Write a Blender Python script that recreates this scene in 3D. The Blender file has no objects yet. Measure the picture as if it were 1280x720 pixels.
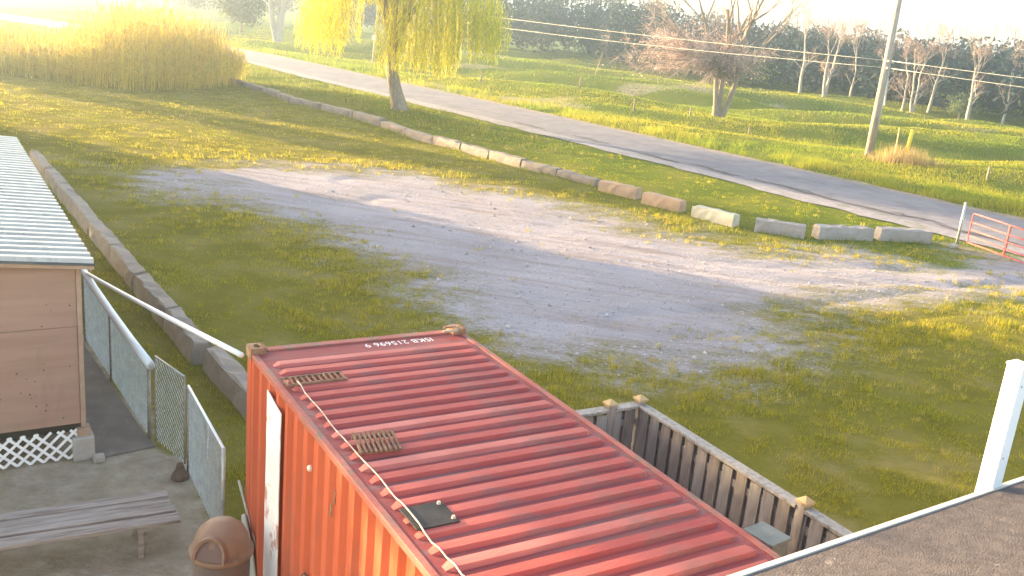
import bpy, bmesh, math, random
import numpy as np
from mathutils import Vector, Matrix

R = math.radians
scene = bpy.context.scene
COL = scene.collection

# ------------------------------------------------------------------ camera
PITCH, ROLL, CAM_H = 0.281679, 0.096496, 6.0905
fwd = Vector((0, math.cos(PITCH), -math.sin(PITCH)))
rgt = Vector((1, 0, 0)); upv = rgt.cross(fwd)
r2 = rgt * math.cos(ROLL) + upv * math.sin(ROLL)
u2 = -rgt * math.sin(ROLL) + upv * math.cos(ROLL)
cam_data = bpy.data.cameras.new("camera")
cam_data.sensor_width = 36.0
cam_data.lens = 36.0 * 1185.23 / 1280.0
cam_data.clip_start = 0.05
cam_data.clip_end = 6000
cam = bpy.data.objects.new("camera", cam_data)
m = Matrix((r2, u2, -fwd)).transposed().to_4x4()
m.translation = Vector((0, 0, CAM_H))
cam.matrix_world = m
COL.objects.link(cam)
scene.camera = cam

# ------------------------------------------------------------------ sky, sun, exposure
SUN_AZ, SUN_EL = 61.0, 9.0          # degrees left of +Y, above the horizon
SUN_STRENGTH, SKY_STRENGTH, EXPOSURE = 5.0, 0.13, 2.82
sh = Vector((-math.sin(R(SUN_AZ)), math.cos(R(SUN_AZ)), 0))
nh = Vector((math.cos(R(SUN_AZ)), math.sin(R(SUN_AZ)), 0))
sun_dir = sh * math.cos(R(SUN_EL)) + Vector((0, 0, math.sin(R(SUN_EL))))
world = bpy.data.worlds.new("World")
scene.world = world
world.use_nodes = True
wn = world.node_tree.nodes; wl = world.node_tree.links
bg = wn["Background"]
sky = wn.new("ShaderNodeTexSky")
sky.sky_type = 'NISHITA'; sky.sun_disc = False
sky.sun_elevation = R(SUN_EL); sky.sun_rotation = R(-SUN_AZ)
sky.air_density = 1.0; sky.dust_density = 1.8; sky.ozone_density = 0.0
wl.new(sky.outputs[0], bg.inputs[0])
bg.inputs[1].default_value = SKY_STRENGTH
sd = bpy.data.lights.new("sun", 'SUN')
sd.energy = SUN_STRENGTH; sd.angle = R(0.6); sd.color = (1.0, 0.74, 0.38)
so = bpy.data.objects.new("sun", sd)
so.rotation_euler = sun_dir.to_track_quat('Z', 'Y').to_euler()
so.location = (0, 0, 40)
COL.objects.link(so)
scene.view_settings.view_transform = 'Standard'
scene.view_settings.look = 'None'
scene.view_settings.gamma = 1.0
scene.view_settings.exposure = EXPOSURE
scene.cycles.use_denoising = True
scene.cycles.max_bounces = 6
scene.cycles.transparent_max_bounces = 8
scene.cycles.volume_bounces = 1

rnd = random.Random(7)
rng = np.random.default_rng(11)

# ------------------------------------------------------------------ materials
def new_mat(name):
    mt = bpy.data.materials.new(name); mt.use_nodes = True
    nt = mt.node_tree
    return mt, nt, nt.nodes["Principled BSDF"]

def mat(name, c1, c2=None, scale=6.0, rough=0.8, bump=0.0, bscale=40.0, metal=0.0, stretch=(1, 1, 1),
        c3=None, s3=2.0, t3=(0.5, 0.7), detail=6.0, lo=0.35, hi=0.65):
    mt, nt, bs = new_mat(name); N, L = nt.nodes, nt.links
    bs.inputs["Roughness"].default_value = rough
    bs.inputs["Metallic"].default_value = metal
    bs.inputs["Specular IOR Level"].default_value = 0.18
    tc = N.new("ShaderNodeTexCoord"); mp = N.new("ShaderNodeMapping")
    mp.inputs["Scale"].default_value = stretch
    L.new(tc.outputs["Object"], mp.inputs[0])
    if c2 is None:
        c2 = tuple(v * 0.82 for v in c1)
    nz = N.new("ShaderNodeTexNoise"); nz.inputs["Scale"].default_value = scale; nz.inputs["Detail"].default_value = detail
    L.new(mp.outputs[0], nz.inputs["Vector"])
    rp = N.new("ShaderNodeValToRGB")
    rp.color_ramp.elements[0].position = lo; rp.color_ramp.elements[0].color = (*c1, 1)
    rp.color_ramp.elements[1].position = hi; rp.color_ramp.elements[1].color = (*c2, 1)
    L.new(nz.outputs["Fac"], rp.inputs[0])
    out = rp.outputs[0]
    if c3 is not None:
        n3 = N.new("ShaderNodeTexNoise"); n3.inputs["Scale"].default_value = s3; n3.inputs["Detail"].default_value = 8.0
        n3.inputs["Roughness"].default_value = 0.65
        L.new(mp.outputs[0], n3.inputs["Vector"])
        r3 = N.new("ShaderNodeMapRange"); r3.inputs["From Min"].default_value = t3[0]; r3.inputs["From Max"].default_value = t3[1]
        L.new(n3.outputs["Fac"], r3.inputs["Value"])
        mx = N.new("ShaderNodeMix"); mx.data_type = 'RGBA'
        L.new(r3.outputs[0], mx.inputs["Factor"]); L.new(out, mx.inputs["A"]); mx.inputs["B"].default_value = (*c3, 1)
        out = mx.outputs["Result"]
    L.new(out, bs.inputs["Base Color"])
    if bump:
        nb = N.new("ShaderNodeTexNoise"); nb.inputs["Scale"].default_value = bscale; nb.inputs["Detail"].default_value = 5.0
        L.new(mp.outputs[0], nb.inputs["Vector"])
        bp = N.new("ShaderNodeBump"); bp.inputs["Strength"].default_value = bump; bp.inputs["Distance"].default_value = 0.02
        L.new(nb.outputs["Fac"], bp.inputs["Height"]); L.new(bp.outputs[0], bs.inputs["Normal"])
    return mt

def leaf_mat(name, trans=0.45, rough=0.6):
    """colour comes from the vertex colours (one colour for each leaf or blade)"""
    mt, nt, bs = new_mat(name); N, L = nt.nodes, nt.links
    at = N.new("ShaderNodeAttribute"); at.attribute_name = "Col"
    L.new(at.outputs["Color"], bs.inputs["Base Color"])
    bs.inputs["Roughness"].default_value = rough; bs.inputs["Specular IOR Level"].default_value = 0.06
    tr = N.new("ShaderNodeBsdfTranslucent"); L.new(at.outputs["Color"], tr.inputs[0])
    ms = N.new("ShaderNodeMixShader"); ms.inputs[0].default_value = trans
    L.new(bs.outputs[0], ms.inputs[1]); L.new(tr.outputs[0], ms.inputs[2])
    L.new(ms.outputs[0], N["Material Output"].inputs["Surface"])
    return mt

# ------------------------------------------------------------------ mesh helpers
class MB:
    def __init__(self): self.v = []; self.f = []
    def add(self, vs, fs):
        o = len(self.v); self.v += [tuple(p) for p in vs]; self.f += [tuple(i + o for i in f) for f in fs]; return self
    def box(self, x0, x1, y0, y1, z0, z1, M=None):
        vs = [Vector(p) for p in ((x0,y0,z0),(x1,y0,z0),(x1,y1,z0),(x0,y1,z0),(x0,y0,z1),(x1,y0,z1),(x1,y1,z1),(x0,y1,z1))]
        if M is not None: vs = [M @ p for p in vs]
        return self.add(vs, [(0,3,2,1),(4,5,6,7),(0,1,5,4),(1,2,6,5),(2,3,7,6),(3,0,4,7)])
    def bar(self, a, b, w, h=None, up=(0, 0, 1)):
        """box section beam from a to b"""
        a, b = Vector(a), Vector(b); h = h or w
        d = (b - a).normalized(); s = d.cross(Vector(up))
        if s.length < 1e-5: s = d.cross(Vector((1, 0, 0)))
        s.normalize(); u = s.cross(d)
        vs = [p + s * (i * w / 2) + u * (j * h / 2) for p in (a, b) for i, j in ((-1,-1),(1,-1),(1,1),(-1,1))]
        return self.add(vs, [(0,1,2,3),(7,6,5,4),(0,4,5,1),(1,5,6,2),(2,6,7,3),(3,7,4,0)])
    def tube(self, pts, r, n=8, cap=True):
        pts = [Vector(p) for p in pts]; rs = r if isinstance(r, (list, tuple)) else [r] * len(pts)
        o = len(self.v); prev = None
        for i, p in enumerate(pts):
            d = (pts[min(i + 1, len(pts) - 1)] - pts[max(i - 1, 0)]).normalized()
            if prev is None:
                s = d.cross(Vector((0, 0, 1)))
                if s.length < 0.05: s = d.cross(Vector((1, 0, 0)))
            else:
                s = prev - d * prev.dot(d)
                if s.length < 1e-4: s = d.cross(Vector((1, 0.3, 0)))
            s.normalize(); prev = s; u = s.cross(d)
            for k in range(n):
                t = 2 * math.pi * k / n
                self.v.append(tuple(p + (s * math.cos(t) + u * math.sin(t)) * rs[i]))
        for i in range(len(pts) - 1):
            for k in range(n):
                k2 = (k + 1) % n
                self.f.append((o + i*n + k, o + i*n + k2, o + (i+1)*n + k2, o + (i+1)*n + k))
        if cap:
            self.f.append(tuple(o + k for k in range(n))[::-1]); self.f.append(tuple(o + (len(pts)-1)*n + k for k in range(n)))
        return self
    def lathe(self, prof, n=24, c=(0, 0)):
        o = len(self.v)
        for r, z in prof:
            for k in range(n):
                t = 2 * math.pi * k / n; self.v.append((c[0] + r * math.cos(t), c[1] + r * math.sin(t), z))
        for i in range(len(prof) - 1):
            for k in range(n):
                k2 = (k + 1) % n; self.f.append((o+i*n+k, o+i*n+k2, o+(i+1)*n+k2, o+(i+1)*n+k))
        return self
    def mesh(self, name, material, smooth=False):
        me = bpy.data.meshes.new(name); me.from_pydata(self.v, [], self.f); me.materials.append(material)
        if smooth:
            me.polygons.foreach_set("use_smooth", [True] * len(me.polygons))
        me.update(); return me
    def build(self, name, material, parent=None, smooth=False, bevel=0.0):
        return put(name, self.mesh(name, material, smooth), parent, bevel)

def put(name, me, parent=None, bevel=0.0):
    o = bpy.data.objects.new(name, me); COL.objects.link(o); o.parent = parent
    if bevel:
        b = o.modifiers.new("bevel", 'BEVEL'); b.width = bevel; b.segments = 2; b.limit_method = 'ANGLE'
    return o

def tag(o, label=None, cat=None, group=None, kind=None):
    if label: o["label"] = label
    if cat: o["category"] = cat
    if group: o["group"] = group
    if kind: o["kind"] = kind
    return o

def thing(name, label, cat, loc=(0, 0, 0), rz=0.0, group=None):
    o = bpy.data.objects.new(name, None); COL.objects.link(o); o.empty_display_size = 0.2
    o.location = loc; o.rotation_euler = (0, 0, rz)
    return tag(o, label, cat, group)

def np_mesh(name, V, F, material, cols=None, smooth=False):
    """V (n,3); F (m,3) or (m,4); cols (n,3)"""
    k = F.shape[1]; me = bpy.data.meshes.new(name)
    me.vertices.add(len(V)); me.vertices.foreach_set("co", V.astype(np.float32).ravel())
    me.loops.add(F.size); me.loops.foreach_set("vertex_index", F.astype(np.int32).ravel())
    me.polygons.add(len(F)); me.polygons.foreach_set("loop_start", np.arange(0, F.size, k, dtype=np.int32))
    me.update(calc_edges=True)
    if smooth: me.polygons.foreach_set("use_smooth", np.ones(len(F), bool))
    if cols is not None:
        ca = me.color_attributes.new("Col", 'FLOAT_COLOR', 'POINT')
        ca.data.foreach_set("color", np.c_[cols, np.ones(len(cols))].astype(np.float32).ravel())
    me.materials.append(material); me.validate(); return me

# ------------------------------------------------------------------ terrain functions
class Noise2:
    def __init__(self, seed): self.g = np.random.default_rng(seed).random((256, 256))
    def __call__(self, x, y, s):
        x = np.asarray(x, float) / s; y = np.asarray(y, float) / s
        xi = np.floor(x).astype(int); yi = np.floor(y).astype(int); fx = x - xi; fy = y - yi
        fx = fx*fx*(3-2*fx); fy = fy*fy*(3-2*fy)
        g = lambda i, j: self.g[i % 256, j % 256]
        return (g(xi,yi)*(1-fx)+g(xi+1,yi)*fx)*(1-fy) + (g(xi,yi+1)*(1-fx)+g(xi+1,yi+1)*fx)*fy - 0.5
NZ = Noise2(3); NZ2 = Noise2(9)
def fbm(x, y, s): return NZ(x, y, s) + 0.5*NZ2(x, y, s/2.1) + 0.25*NZ(x+31, y+7, s/4.3)

def catmull(pts, n=10):
    P = [np.array(p, float) for p in pts]; P = [2*P[0]-P[1]] + P + [2*P[-1]-P[-2]]; out = []
    for i in range(1, len(P)-2):
        for k in range(n):
            t = k / n
            out.append(0.5*((2*P[i]) + (-P[i-1]+P[i+1])*t + (2*P[i-1]-5*P[i]+4*P[i+1]-P[i+2])*t*t + (-P[i-1]+3*P[i]-3*P[i+1]+P[i+2])*t**3))
    out.append(P[-2]); return np.array(out)

ROAD_NEAR = catmull([(-150,150),(-105,132),(-75,118),(-52,104.5),(-38,95.5),(-27,84.8),(-15.5,70.5),(-7.2,60.8),(-.9,53),(5.3,45.4),(9.6,39.9),(13.4,35.0),(18,29),(30,13.5),(60,-25)])
def road_normals(P):
    t = np.gradient(P, axis=0); t /= np.linalg.norm(t, axis=1)[:, None]
    return np.stack([-t[:, 1], t[:, 0]], 1)      # to the field side
ROAD_N = road_normals(ROAD_NEAR)
def seg_dist(x, y, P):
    """signed distance to polyline, positive on its left (the field side)"""
    x = np.asarray(x, float); y = np.asarray(y, float)
    best = np.full(x.shape, 1e9); sgn = np.ones(x.shape)
    for a, b in zip(P[:-1], P[1:]):
        d = b - a; L2 = d @ d
        t = np.clip(((x-a[0])*d[0] + (y-a[1])*d[1]) / L2, 0, 1)
        ex = x - a[0] - t*d[0]; ey = y - a[1] - t*d[1]; q = ex*ex + ey*ey
        s = np.where(d[0]*ey - d[1]*ex > 0, 1., -1.)
        upd = q < best; best = np.where(upd, q, best); sgn = np.where(upd, s, sgn)
    return np.sqrt(best) * sgn
ROAD_W = 7.0
hr = np.random.default_rng(21)
HUMPS = []
for i in range(420):
    px, py = hr.uniform(-75, 75), hr.uniform(52, 175)
    if i > 110:
        HUMPS.append((px, py, hr.uniform(.2, .5), hr.uniform(4, 11), hr.uniform(1.3, 2.2), hr.uniform(-.55, .05))); continue
    HUMPS.append((px, py, hr.uniform(.35, .85), hr.uniform(8, 20), hr.uniform(1.9, 3.0), hr.uniform(-.45, -.02)))
TRACKS = [np.array(t_, float) for t_ in ([(17.5,28.4),(12.5,26.6),(7,24.9),(1.5,25.4),(-4,29.2)], [(17.5,27.6),(12,24.4),(7.5,21.3),(3,19.2)], [(13,26.0),(6.5,26.4),(.5,29.2),(-5.5,32.2)])]
def smooth(a, b, x): t = np.clip((x-a)/(b-a), 0, 1); return t*t*(3-2*t)
def height(x, y):
    x = np.asarray(x, float); y = np.asarray(y, float)
    rd = seg_dist(x, y, ROAD_NEAR[::4])
    hz = np.zeros(x.shape)
    for px, py, a, l, w, an in HUMPS:
        c, s = math.cos(an), math.sin(an); dx = x-px; dy = y-py
        u = (dx*c+dy*s)/l; v = (-dx*s+dy*c)/w
        hz += a*np.exp(-(u*u+v*v))
    field = smooth(ROAD_W+3.5, ROAD_W+13, rd) * (1 - smooth(230, 300, np.hypot(x, y)))
    for ox, oy, orr in ((13.95,71.2,13.0),(19.95,55.85,12.0),(-31.4,118.5,9.),(-15.66,94.8,9.)): field = field*(.12+.88*smooth(orr*.2, orr, np.hypot(x-ox, y-oy)))
    hz = .85*np.tanh((hz-.6)*2.0) * field
    # low bank between the block row and the road near the willow
    bank = np.exp(-((x+10)/7.0)**2 - ((y-58.5)/4.5)**2)*0.35*smooth(-.6, -2.5, rd)
    rough = 0.05*fbm(x, y, 2.6) + 0.10*fbm(x+9, y-4, 9.0)*smooth(4, 12, np.hypot(x-5, y-22))
    lot = np.hypot(x+3.6, y-9.5)
    rough = rough * smooth(3.2, 7.5, lot)
    for tr in TRACKS:
        td = np.abs(seg_dist(x, y, tr)); rough = rough - .045*np.exp(-((td-.8)/.22)**2) + .018*np.exp(-((td-.8-.42)/.2)**2)
    inroad = smooth(-1.8, -.3, rd) * (1 - smooth(ROAD_W+.5, ROAD_W+2.2, rd))
    return (hz + bank + rough) * (1-inroad) - 0.03*inroad
def hz(x, y): return float(height(np.array([x]), np.array([y]))[0])

GRAVEL = np.array([(-12.5,31.2),(-8.5,27.6),(-5.4,25.6),(-2.4,21.6),(-1.3,18.6),(.3,16.6),(3.2,17.4),(5.0,18.8),(7.8,22.2),(13.4,25.3),(18.5,25.5),(24,22),(21,26.5),(17.5,30.2),(15.2,30.6),(13.4,28.2),(7.3,27.2),(3.7,29.6),(-.6,32.8),(-5.1,34.4),(-9.4,33.8)])
YARD = np.array([(-9,6),(-2,6),(-1.2,8.2),(-3.0,10.4),(-4.4,11.9),(-7.2,15.6),(-9.5,15),(-7,12.5),(-10,10)])
def poly_sd(x, y, P):
    d = -np.abs(seg_dist(x, y, np.vstack([P, P[:1]])))
    ins = np.zeros(np.shape(x), bool); j = len(P)-1
    for i in range(len(P)):
        xi, yi = P[i]; xj, yj = P[j]
        c = ((yi > y) != (yj > y)) & (x < (xj-xi)*(y-yi)/(yj-yi+1e-12)+xi); ins ^= c; j = i
    return np.where(ins, -d, d)
def gravel_mask(x, y):
    sd = poly_sd(x, y, GRAVEL)
    n = fbm(x*1.0+y*.25, y*1.6, 4.2)*1.9 + fbm(x*.8+5, y*1.9, 1.1)*1.5 + fbm(x*.8, y*2.0, .4)*1.5
    return smooth(-3.4, 3.0, sd + n)
def yard_mask(x, y): return smooth(-.5, .6, poly_sd(x, y, YARD) + fbm(x, y, 1.5)*.8)

# ------------------------------------------------------------------ ground sheet
def axis(parts, ends):
    a = []
    for lo, hi, st in parts: a += list(np.arange(lo, hi, st))
    hi_v = parts[-1][1]; a.append(hi_v)
    s = parts[-1][2]; v = hi_v
    while v < ends[1]: s *= 1.35; v += s; a.append(v)
    s = parts[0][2]; v = parts[0][0]; pre = []
    while v > ends[0]: s *= 1.35; v -= s; pre.append(v)
    return np.array(pre[::-1] + a)
gx = axis([(-85,-24,.9),(-24,22,.25),(22,80,.9)], (-1400, 1400))
gy = axis([(-6,46,.25),(46,180,.7)], (-1400, 1400))
X, Y = np.meshgrid(gx, gy); x, y = X.ravel(), Y.ravel()
Z = height(x, y)
V = np.stack([x, y, Z], 1)
nx, ny = len(gx), len(gy)
I = np.arange(nx*ny).reshape(ny, nx)
F = np.stack([I[:-1,:-1], I[:-1,1:], I[1:,1:], I[1:,:-1]], -1).reshape(-1, 4)
near = np.hypot(x, y) < 90
gm = np.zeros(len(x)); ym = np.zeros(len(x)); gm[near] = gravel_mask(x[near], y[near]); ym[near] = yard_mask(x[near], y[near])
lush = smooth(-12, -3, seg_dist(x, y, ROAD_NEAR[::4]))
far_ = seg_dist(x, y, ROAD_NEAR[::4]) > ROAD_W+.5
ym = np.where(far_ & (np.hypot(x,y) < 200), .55*smooth(.22,.5, fbm(x*.6+70, y*1.3, 7.0)), ym)

def ground_material():
    mt, nt, bs = new_mat("ground_soil_grass"); N, L = nt.nodes, nt.links
    bs.inputs["Roughness"].default_value = 0.95; bs.inputs["Specular IOR Level"].default_value = 0.0
    tc = N.new("ShaderNodeTexCoord")
    at = N.new("ShaderNodeAttribute"); at.attribute_name = "Col"
    sp = N.new("ShaderNodeSeparateColor"); L.new(at.outputs["Color"], sp.inputs[0])
    def noise(s, d=6, st=(1,1,1), rough=.6):
        mp = N.new("ShaderNodeMapping"); mp.inputs["Scale"].default_value = st; L.new(tc.outputs["Object"], mp.inputs[0])
        n = N.new("ShaderNodeTexNoise"); n.inputs["Scale"].default_value = s; n.inputs["Detail"].default_value = d; n.inputs["Roughness"].default_value = rough
        L.new(mp.outputs[0], n.inputs["Vector"]); return n.outputs["Fac"]
    def ramp(f, stops):
        r = N.new("ShaderNodeValToRGB"); L.new(f, r.inputs[0]); e = r.color_ramp.elements
        e[0].position, e[0].color = stops[0][0], (*stops[0][1], 1); e[1].position, e[1].color = stops[-1][0], (*stops[-1][1], 1)
        for p, c in stops[1:-1]: q = e.new(p); q.color = (*c, 1)
        return r.outputs[0]
    def mix(f, a, b, blend='MIX'):
        m_ = N.new("ShaderNodeMix"); m_.data_type = 'RGBA'; m_.blend_type = blend
        for s, v in (("Factor", f), ("A", a), ("B", b)):
            if isinstance(v, (int, float)): m_.inputs[s].default_value = v
            elif isinstance(v, tuple): m_.inputs[s].default_value = (*v, 1)
            else: L.new(v, m_.inputs[s])
        return m_.outputs["Result"]
    def math_(op, a, b=0.0, c=None):
        n = N.new("ShaderNodeMath"); n.operation = op
        for i, v in enumerate((a, b) if c is None else (a, b, c)):
            if isinstance(v, (int, float)): n.inputs[i].default_value = v
            else: L.new(v, n.inputs[i])
        return n.outputs[0]
    dry = ramp(noise(.55, 8), [(.3, (.115,.10,.018)), (.5, (.165,.14,.028)), (.7, (.25,.19,.085))])
    lush_c = ramp(noise(.35, 8), [(.3, (.08,.115,.014)), (.5, (.115,.14,.02)), (.72, (.18,.165,.04))])
    grass = mix(sp.outputs[2], dry, lush_c)
    grass = mix(math_('MULTIPLY', noise(9., 5), .5), grass, (.09,.09,.02))
    gfine = ramp(noise(28., 8, rough=.7), [(.3, (.18,.16,.175)), (.5, (.305,.275,.305)), (.68, (.46,.42,.455))])
    gbig = ramp(noise(.35, 7), [(.3, (.23,.205,.22)), (.55, (.32,.29,.32)), (.75, (.40,.365,.395))])
    grav = mix(.55, gfine, gbig)
    mpr = N.new('ShaderNodeVectorRotate'); mpr.rotation_type = 'Z_AXIS'; mpr.inputs['Angle'].default_value = R(12); L.new(tc.outputs['Object'], mpr.inputs['Vector'])
    mps = N.new('ShaderNodeMapping'); mps.inputs['Scale'].default_value = (.16, 2.2, 1); L.new(mpr.outputs[0], mps.inputs[0])
    nst = N.new('ShaderNodeTexNoise'); nst.inputs['Scale'].default_value = 1.3; nst.inputs['Detail'].default_value = 7; L.new(mps.outputs[0], nst.inputs['Vector']); streak = nst.outputs['Fac']
    grav = mix(math_('MULTIPLY', math_('MAXIMUM', math_('SUBTRACT', streak, .47), 0.0), 2.6), grav, (.22,.165,.14))
    # ragged border between gravel and grass
    f = math_('ADD', sp.outputs[0], math_('MULTIPLY', math_('SUBTRACT', noise(7., 9, (1, 1.8, 1), .75), .5), 1.6))
    mr = N.new("ShaderNodeMapRange"); mr.inputs["From Min"].default_value = .22; mr.inputs["From Max"].default_value = .78; mr.clamp = True
    L.new(f, mr.inputs["Value"])
    c = mix(mr.outputs[0], grass, grav)
    dirt = ramp(noise(3., 9, rough=.7), [(.3, (.22,.17,.135)), (.52, (.33,.265,.22)), (.7, (.44,.37,.32))])
    dirt = mix(math_('MULTIPLY', noise(1.1, 6), .45), dirt, (.23,.20,.09))
    f2 = math_('ADD', sp.outputs[1], math_('MULTIPLY', math_('SUBTRACT', noise(4, 6), .5), .9))
    mr2 = N.new("ShaderNodeMapRange"); mr2.inputs["From Min"].default_value = .35; mr2.inputs["From Max"].default_value = .65
    L.new(f2, mr2.inputs["Value"])
    c = mix(mr2.outputs[0], c, dirt)
    L.new(c, bs.inputs["Base Color"])
    bp = N.new("ShaderNodeBump"); bp.inputs["Strength"].default_value = .7; bp.inputs["Distance"].default_value = .04
    L.new(math_('ADD', noise(14., 6), math_('MULTIPLY', noise(3., 5, (.7,1.6,1)), 1.6)), bp.inputs["Height"]); L.new(bp.outputs[0], bs.inputs["Normal"])
    return mt
ground = put("ground", np_mesh("ground", V, F, ground_material(), np.stack([gm, ym, lush], 1), True))
tag(ground, "grassy lot and hummocky field with a worn gravel patch", "ground", kind="structure")

# ------------------------------------------------------------------ road
def strip(name, off0, off1, zc, mt, cols=6, jitter=0.0, parent=None):
    P, Nn = ROAD_NEAR, ROAD_N; n = len(P)
    V = []; F = []
    for i in range(n):
        for k in range(cols):
            t = k/(cols-1); o = off0+(off1-off0)*t
            if k in (0, cols-1): o += jitter*float(fbm(np.array([P[i][0]*1.7]), np.array([P[i][1]*1.7+k*9]), 2.0)[0])
            q = P[i]+Nn[i]*o; V.append((q[0], q[1], zc + 0.03*math.sin(math.pi*t)))
    for i in range(n-1):
        for k in range(cols-1):
            a = i*cols+k; F.append((a, a+cols, a+cols+1, a+1))
    return put(name, np_mesh(name, np.array(V), np.array(F), mt, None, True), parent)
M_asph = mat("asphalt", (.150,.137,.162), (.19,.172,.198), 1.3, .9, .35, 60, c3=(.12,.11,.128), s3=.5, t3=(.52,.75))
M_should = mat("shoulder_gravel", (.27,.245,.27), (.20,.18,.19), 5, .95, .6, 50, c3=(.13,.13,.06), s3=.8, t3=(.55,.72))
M_shoulder_far = mat("shoulder_earth", (.30,.23,.20), (.20,.15,.12), 4, .95, .6, 50, c3=(.10,.11,.04), s3=.9, t3=(.5,.7))
ROAD_NEAR_full = ROAD_NEAR
road = tag(strip("road", 1.05, ROAD_W, .022, M_asph, 8, .25), "grey asphalt road running across behind the row of blocks", "road", kind="structure")
tag(strip("road_shoulder", -.15, 1.35, .008, M_should, 4, .5), "pale gravel shoulder along the near edge of the road", "shoulder", kind="structure")
tag(strip("road_shoulder", ROAD_W-.3, ROAD_W+.75, .008, M_shoulder_far, 4, .6), "earthy shoulder along the field side of the road", "shoulder", kind="structure")
M_patch = mat("asphalt_crack", (.075,.07,.075), (.11,.10,.105), 8, .9, .4, 50)
for i0, off, ln in ((78,1.5,3.0),(83,1.75,3.2),(88,1.35,3.6),(93,1.55,3.0),(98,1.7,3.4),(102,1.5,2.4),(106,1.45,2.6),(109,1.8,2.4),(112,1.5,3.)):
    b = MB(); n = 12; top = []; bot = []
    P, Nn = ROAD_NEAR, ROAD_N
    for k in range(n+1):
        s = k/n*ln*1.0; idx = i0 + s/ max(1e-6, np.linalg.norm(P[i0+1]-P[i0])); j = min(int(idx), len(P)-2); fr = idx-j
        q = P[j]*(1-fr)+P[j+1]*fr; o = off + .35*float(fbm(np.array([k*.6+i0]), np.array([i0*1.]), 1.)[0])
        w = .03 + .17*math.sin(math.pi*k/n)*(.3+.7*rnd.random())
        for l, oo in ((top, o+w), (bot, o-w)):
            r = q+Nn[j]*oo; l.append((r[0], r[1], .0505))
    b.add(top+bot, [(k, k+1, n+2+k, n+1+k) for k in range(n)]); b.build("road_crack", M_patch, road)

# ------------------------------------------------------------------ storage container
C_YAW = 0.554416
M_cred = mat("container_red_side", (.40,.078,.035), (.45,.10,.05), 1.4, .6, .15, 30, stretch=(1,1,.25), c3=(.26,.10,.075), s3=2.2, t3=(.55,.8))
M_croof = mat("container_red_roof", (.20,.04,.046), (.27,.055,.055), .9, .62, .2, 25, stretch=(.35,2.2,1), c3=(.20,.11,.10), s3=1.0, t3=(.52,.72))
def weather(mt, col, stretch, scale, lo, hi, fac=1.0, seed=3.0):
    """one more layer of dirt or fading over a finished material"""
    nt = mt.node_tree; N, L = nt.nodes, nt.links; bs = N["Principled BSDF"]; src = bs.inputs["Base Color"].links[0].from_socket
    tc = N.new("ShaderNodeTexCoord"); mp = N.new("ShaderNodeMapping"); mp.inputs["Scale"].default_value = stretch; mp.inputs["Location"].default_value = (seed, seed*2, seed)
    L.new(tc.outputs["Object"], mp.inputs[0]); n = N.new("ShaderNodeTexNoise"); n.inputs["Scale"].default_value = scale; n.inputs["Detail"].default_value = 9; n.inputs["Roughness"].default_value = .7
    L.new(mp.outputs[0], n.inputs["Vector"]); r = N.new("ShaderNodeMapRange"); r.inputs["From Min"].default_value = lo; r.inputs["From Max"].default_value = hi; r.inputs["To Max"].default_value = fac
    L.new(n.outputs["Fac"], r.inputs["Value"]); m_ = N.new("ShaderNodeMix"); m_.data_type = 'RGBA'
    L.new(r.outputs[0], m_.inputs["Factor"]); L.new(src, m_.inputs["A"]); m_.inputs["B"].default_value = (*col, 1); L.new(m_.outputs["Result"], bs.inputs["Base Color"])
weather(M_asph, (.23,.21,.235), (1,1,1), .35, .5, .68, .6, 2.0); weather(M_asph, (.085,.078,.088), (1,1,1), 1.4, .60, .68, .7, 6.0); weather(M_should, (.34,.30,.32), (1,1,1), 1.2, .52, .7, .7, 4.0)
weather(M_croof, (.16,.13,.135), (.25,3.0,1), 1.6, .52, .68, .8, 1.0)
weather(M_croof, (.36,.11,.10), (.5,5.0,1), 2.5, .55, .75, .7, 5.0)
weather(M_croof, (.10,.055,.045), (1,1,1), 14, .68, .74, .8, 9.0)
weather(M_cred, (.22,.075,.05), (3,3,.12), 3.0, .56, .74, .7, 2.0)
weather(M_cred, (.46,.15,.11), (2,2,.3), 2.0, .56, .74, .6, 7.0)
M_crail = mat("container_rail", (.30,.08,.07), (.36,.12,.10), 3, .6, .2, 40, c3=(.17,.12,.10), s3=4, t3=(.5,.65))
M_cast = mat("corner_casting_rust", (.20,.10,.06), (.30,.17,.11), 9, .8, .4, 50, c3=(.32,.27,.22), s3=7, t3=(.55,.7))
M_white = mat("faded_white_vinyl", (.80,.78,.80), (.70,.66,.68), 2.5, .5, .1, 30, c3=(.48,.27,.22), s3=1.6, t3=(.56,.62))
M_letter = mat("white_lettering", (.80,.77,.78), (.66,.60,.62), 14, .6)
M_rustgrate = mat("rusty_grate", (.17,.10,.07), (.27,.16,.11), 14, .85, .4, 60)
M_blackplate = mat("black_rubber", (.022,.02,.023), (.04,.036,.04), 5, .6, .2, 40, c3=(.14,.12,.12), s3=9, t3=(.66,.72))
M_rope = mat("pale_rope", (.62,.54,.47), (.42,.34,.29), 30, .9, .5, 90)
cont = thing("storage_container", "red corrugated steel storage container with ribbed roof", "container", (-2.645, 9.0965, 0), C_YAW)
CW, CL, CH = 2.44, 6.06, 2.59
def corrugated(length, z0, z1, depth=.036):
    """wavy wall along -y from y=-.16, outside face toward -x at x=0"""
    prof = []; y = -.16
    while y > -length+.3:
        prof += [(.008, y), (.008, y-.072), (.008+depth, y-.140), (.008+depth, y-.210)]; y -= .278
    prof.append((.008, y))
    vs = [(px, py, z) for z in (z0, z1) for px, py in prof]; n = len(prof)
    return MB().add(vs, [(k, k+1, n+k+1, n+k) for k in range(n-1)])
corrugated(CL, .16, 2.475).build("side_panel", M_cred, cont)
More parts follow.
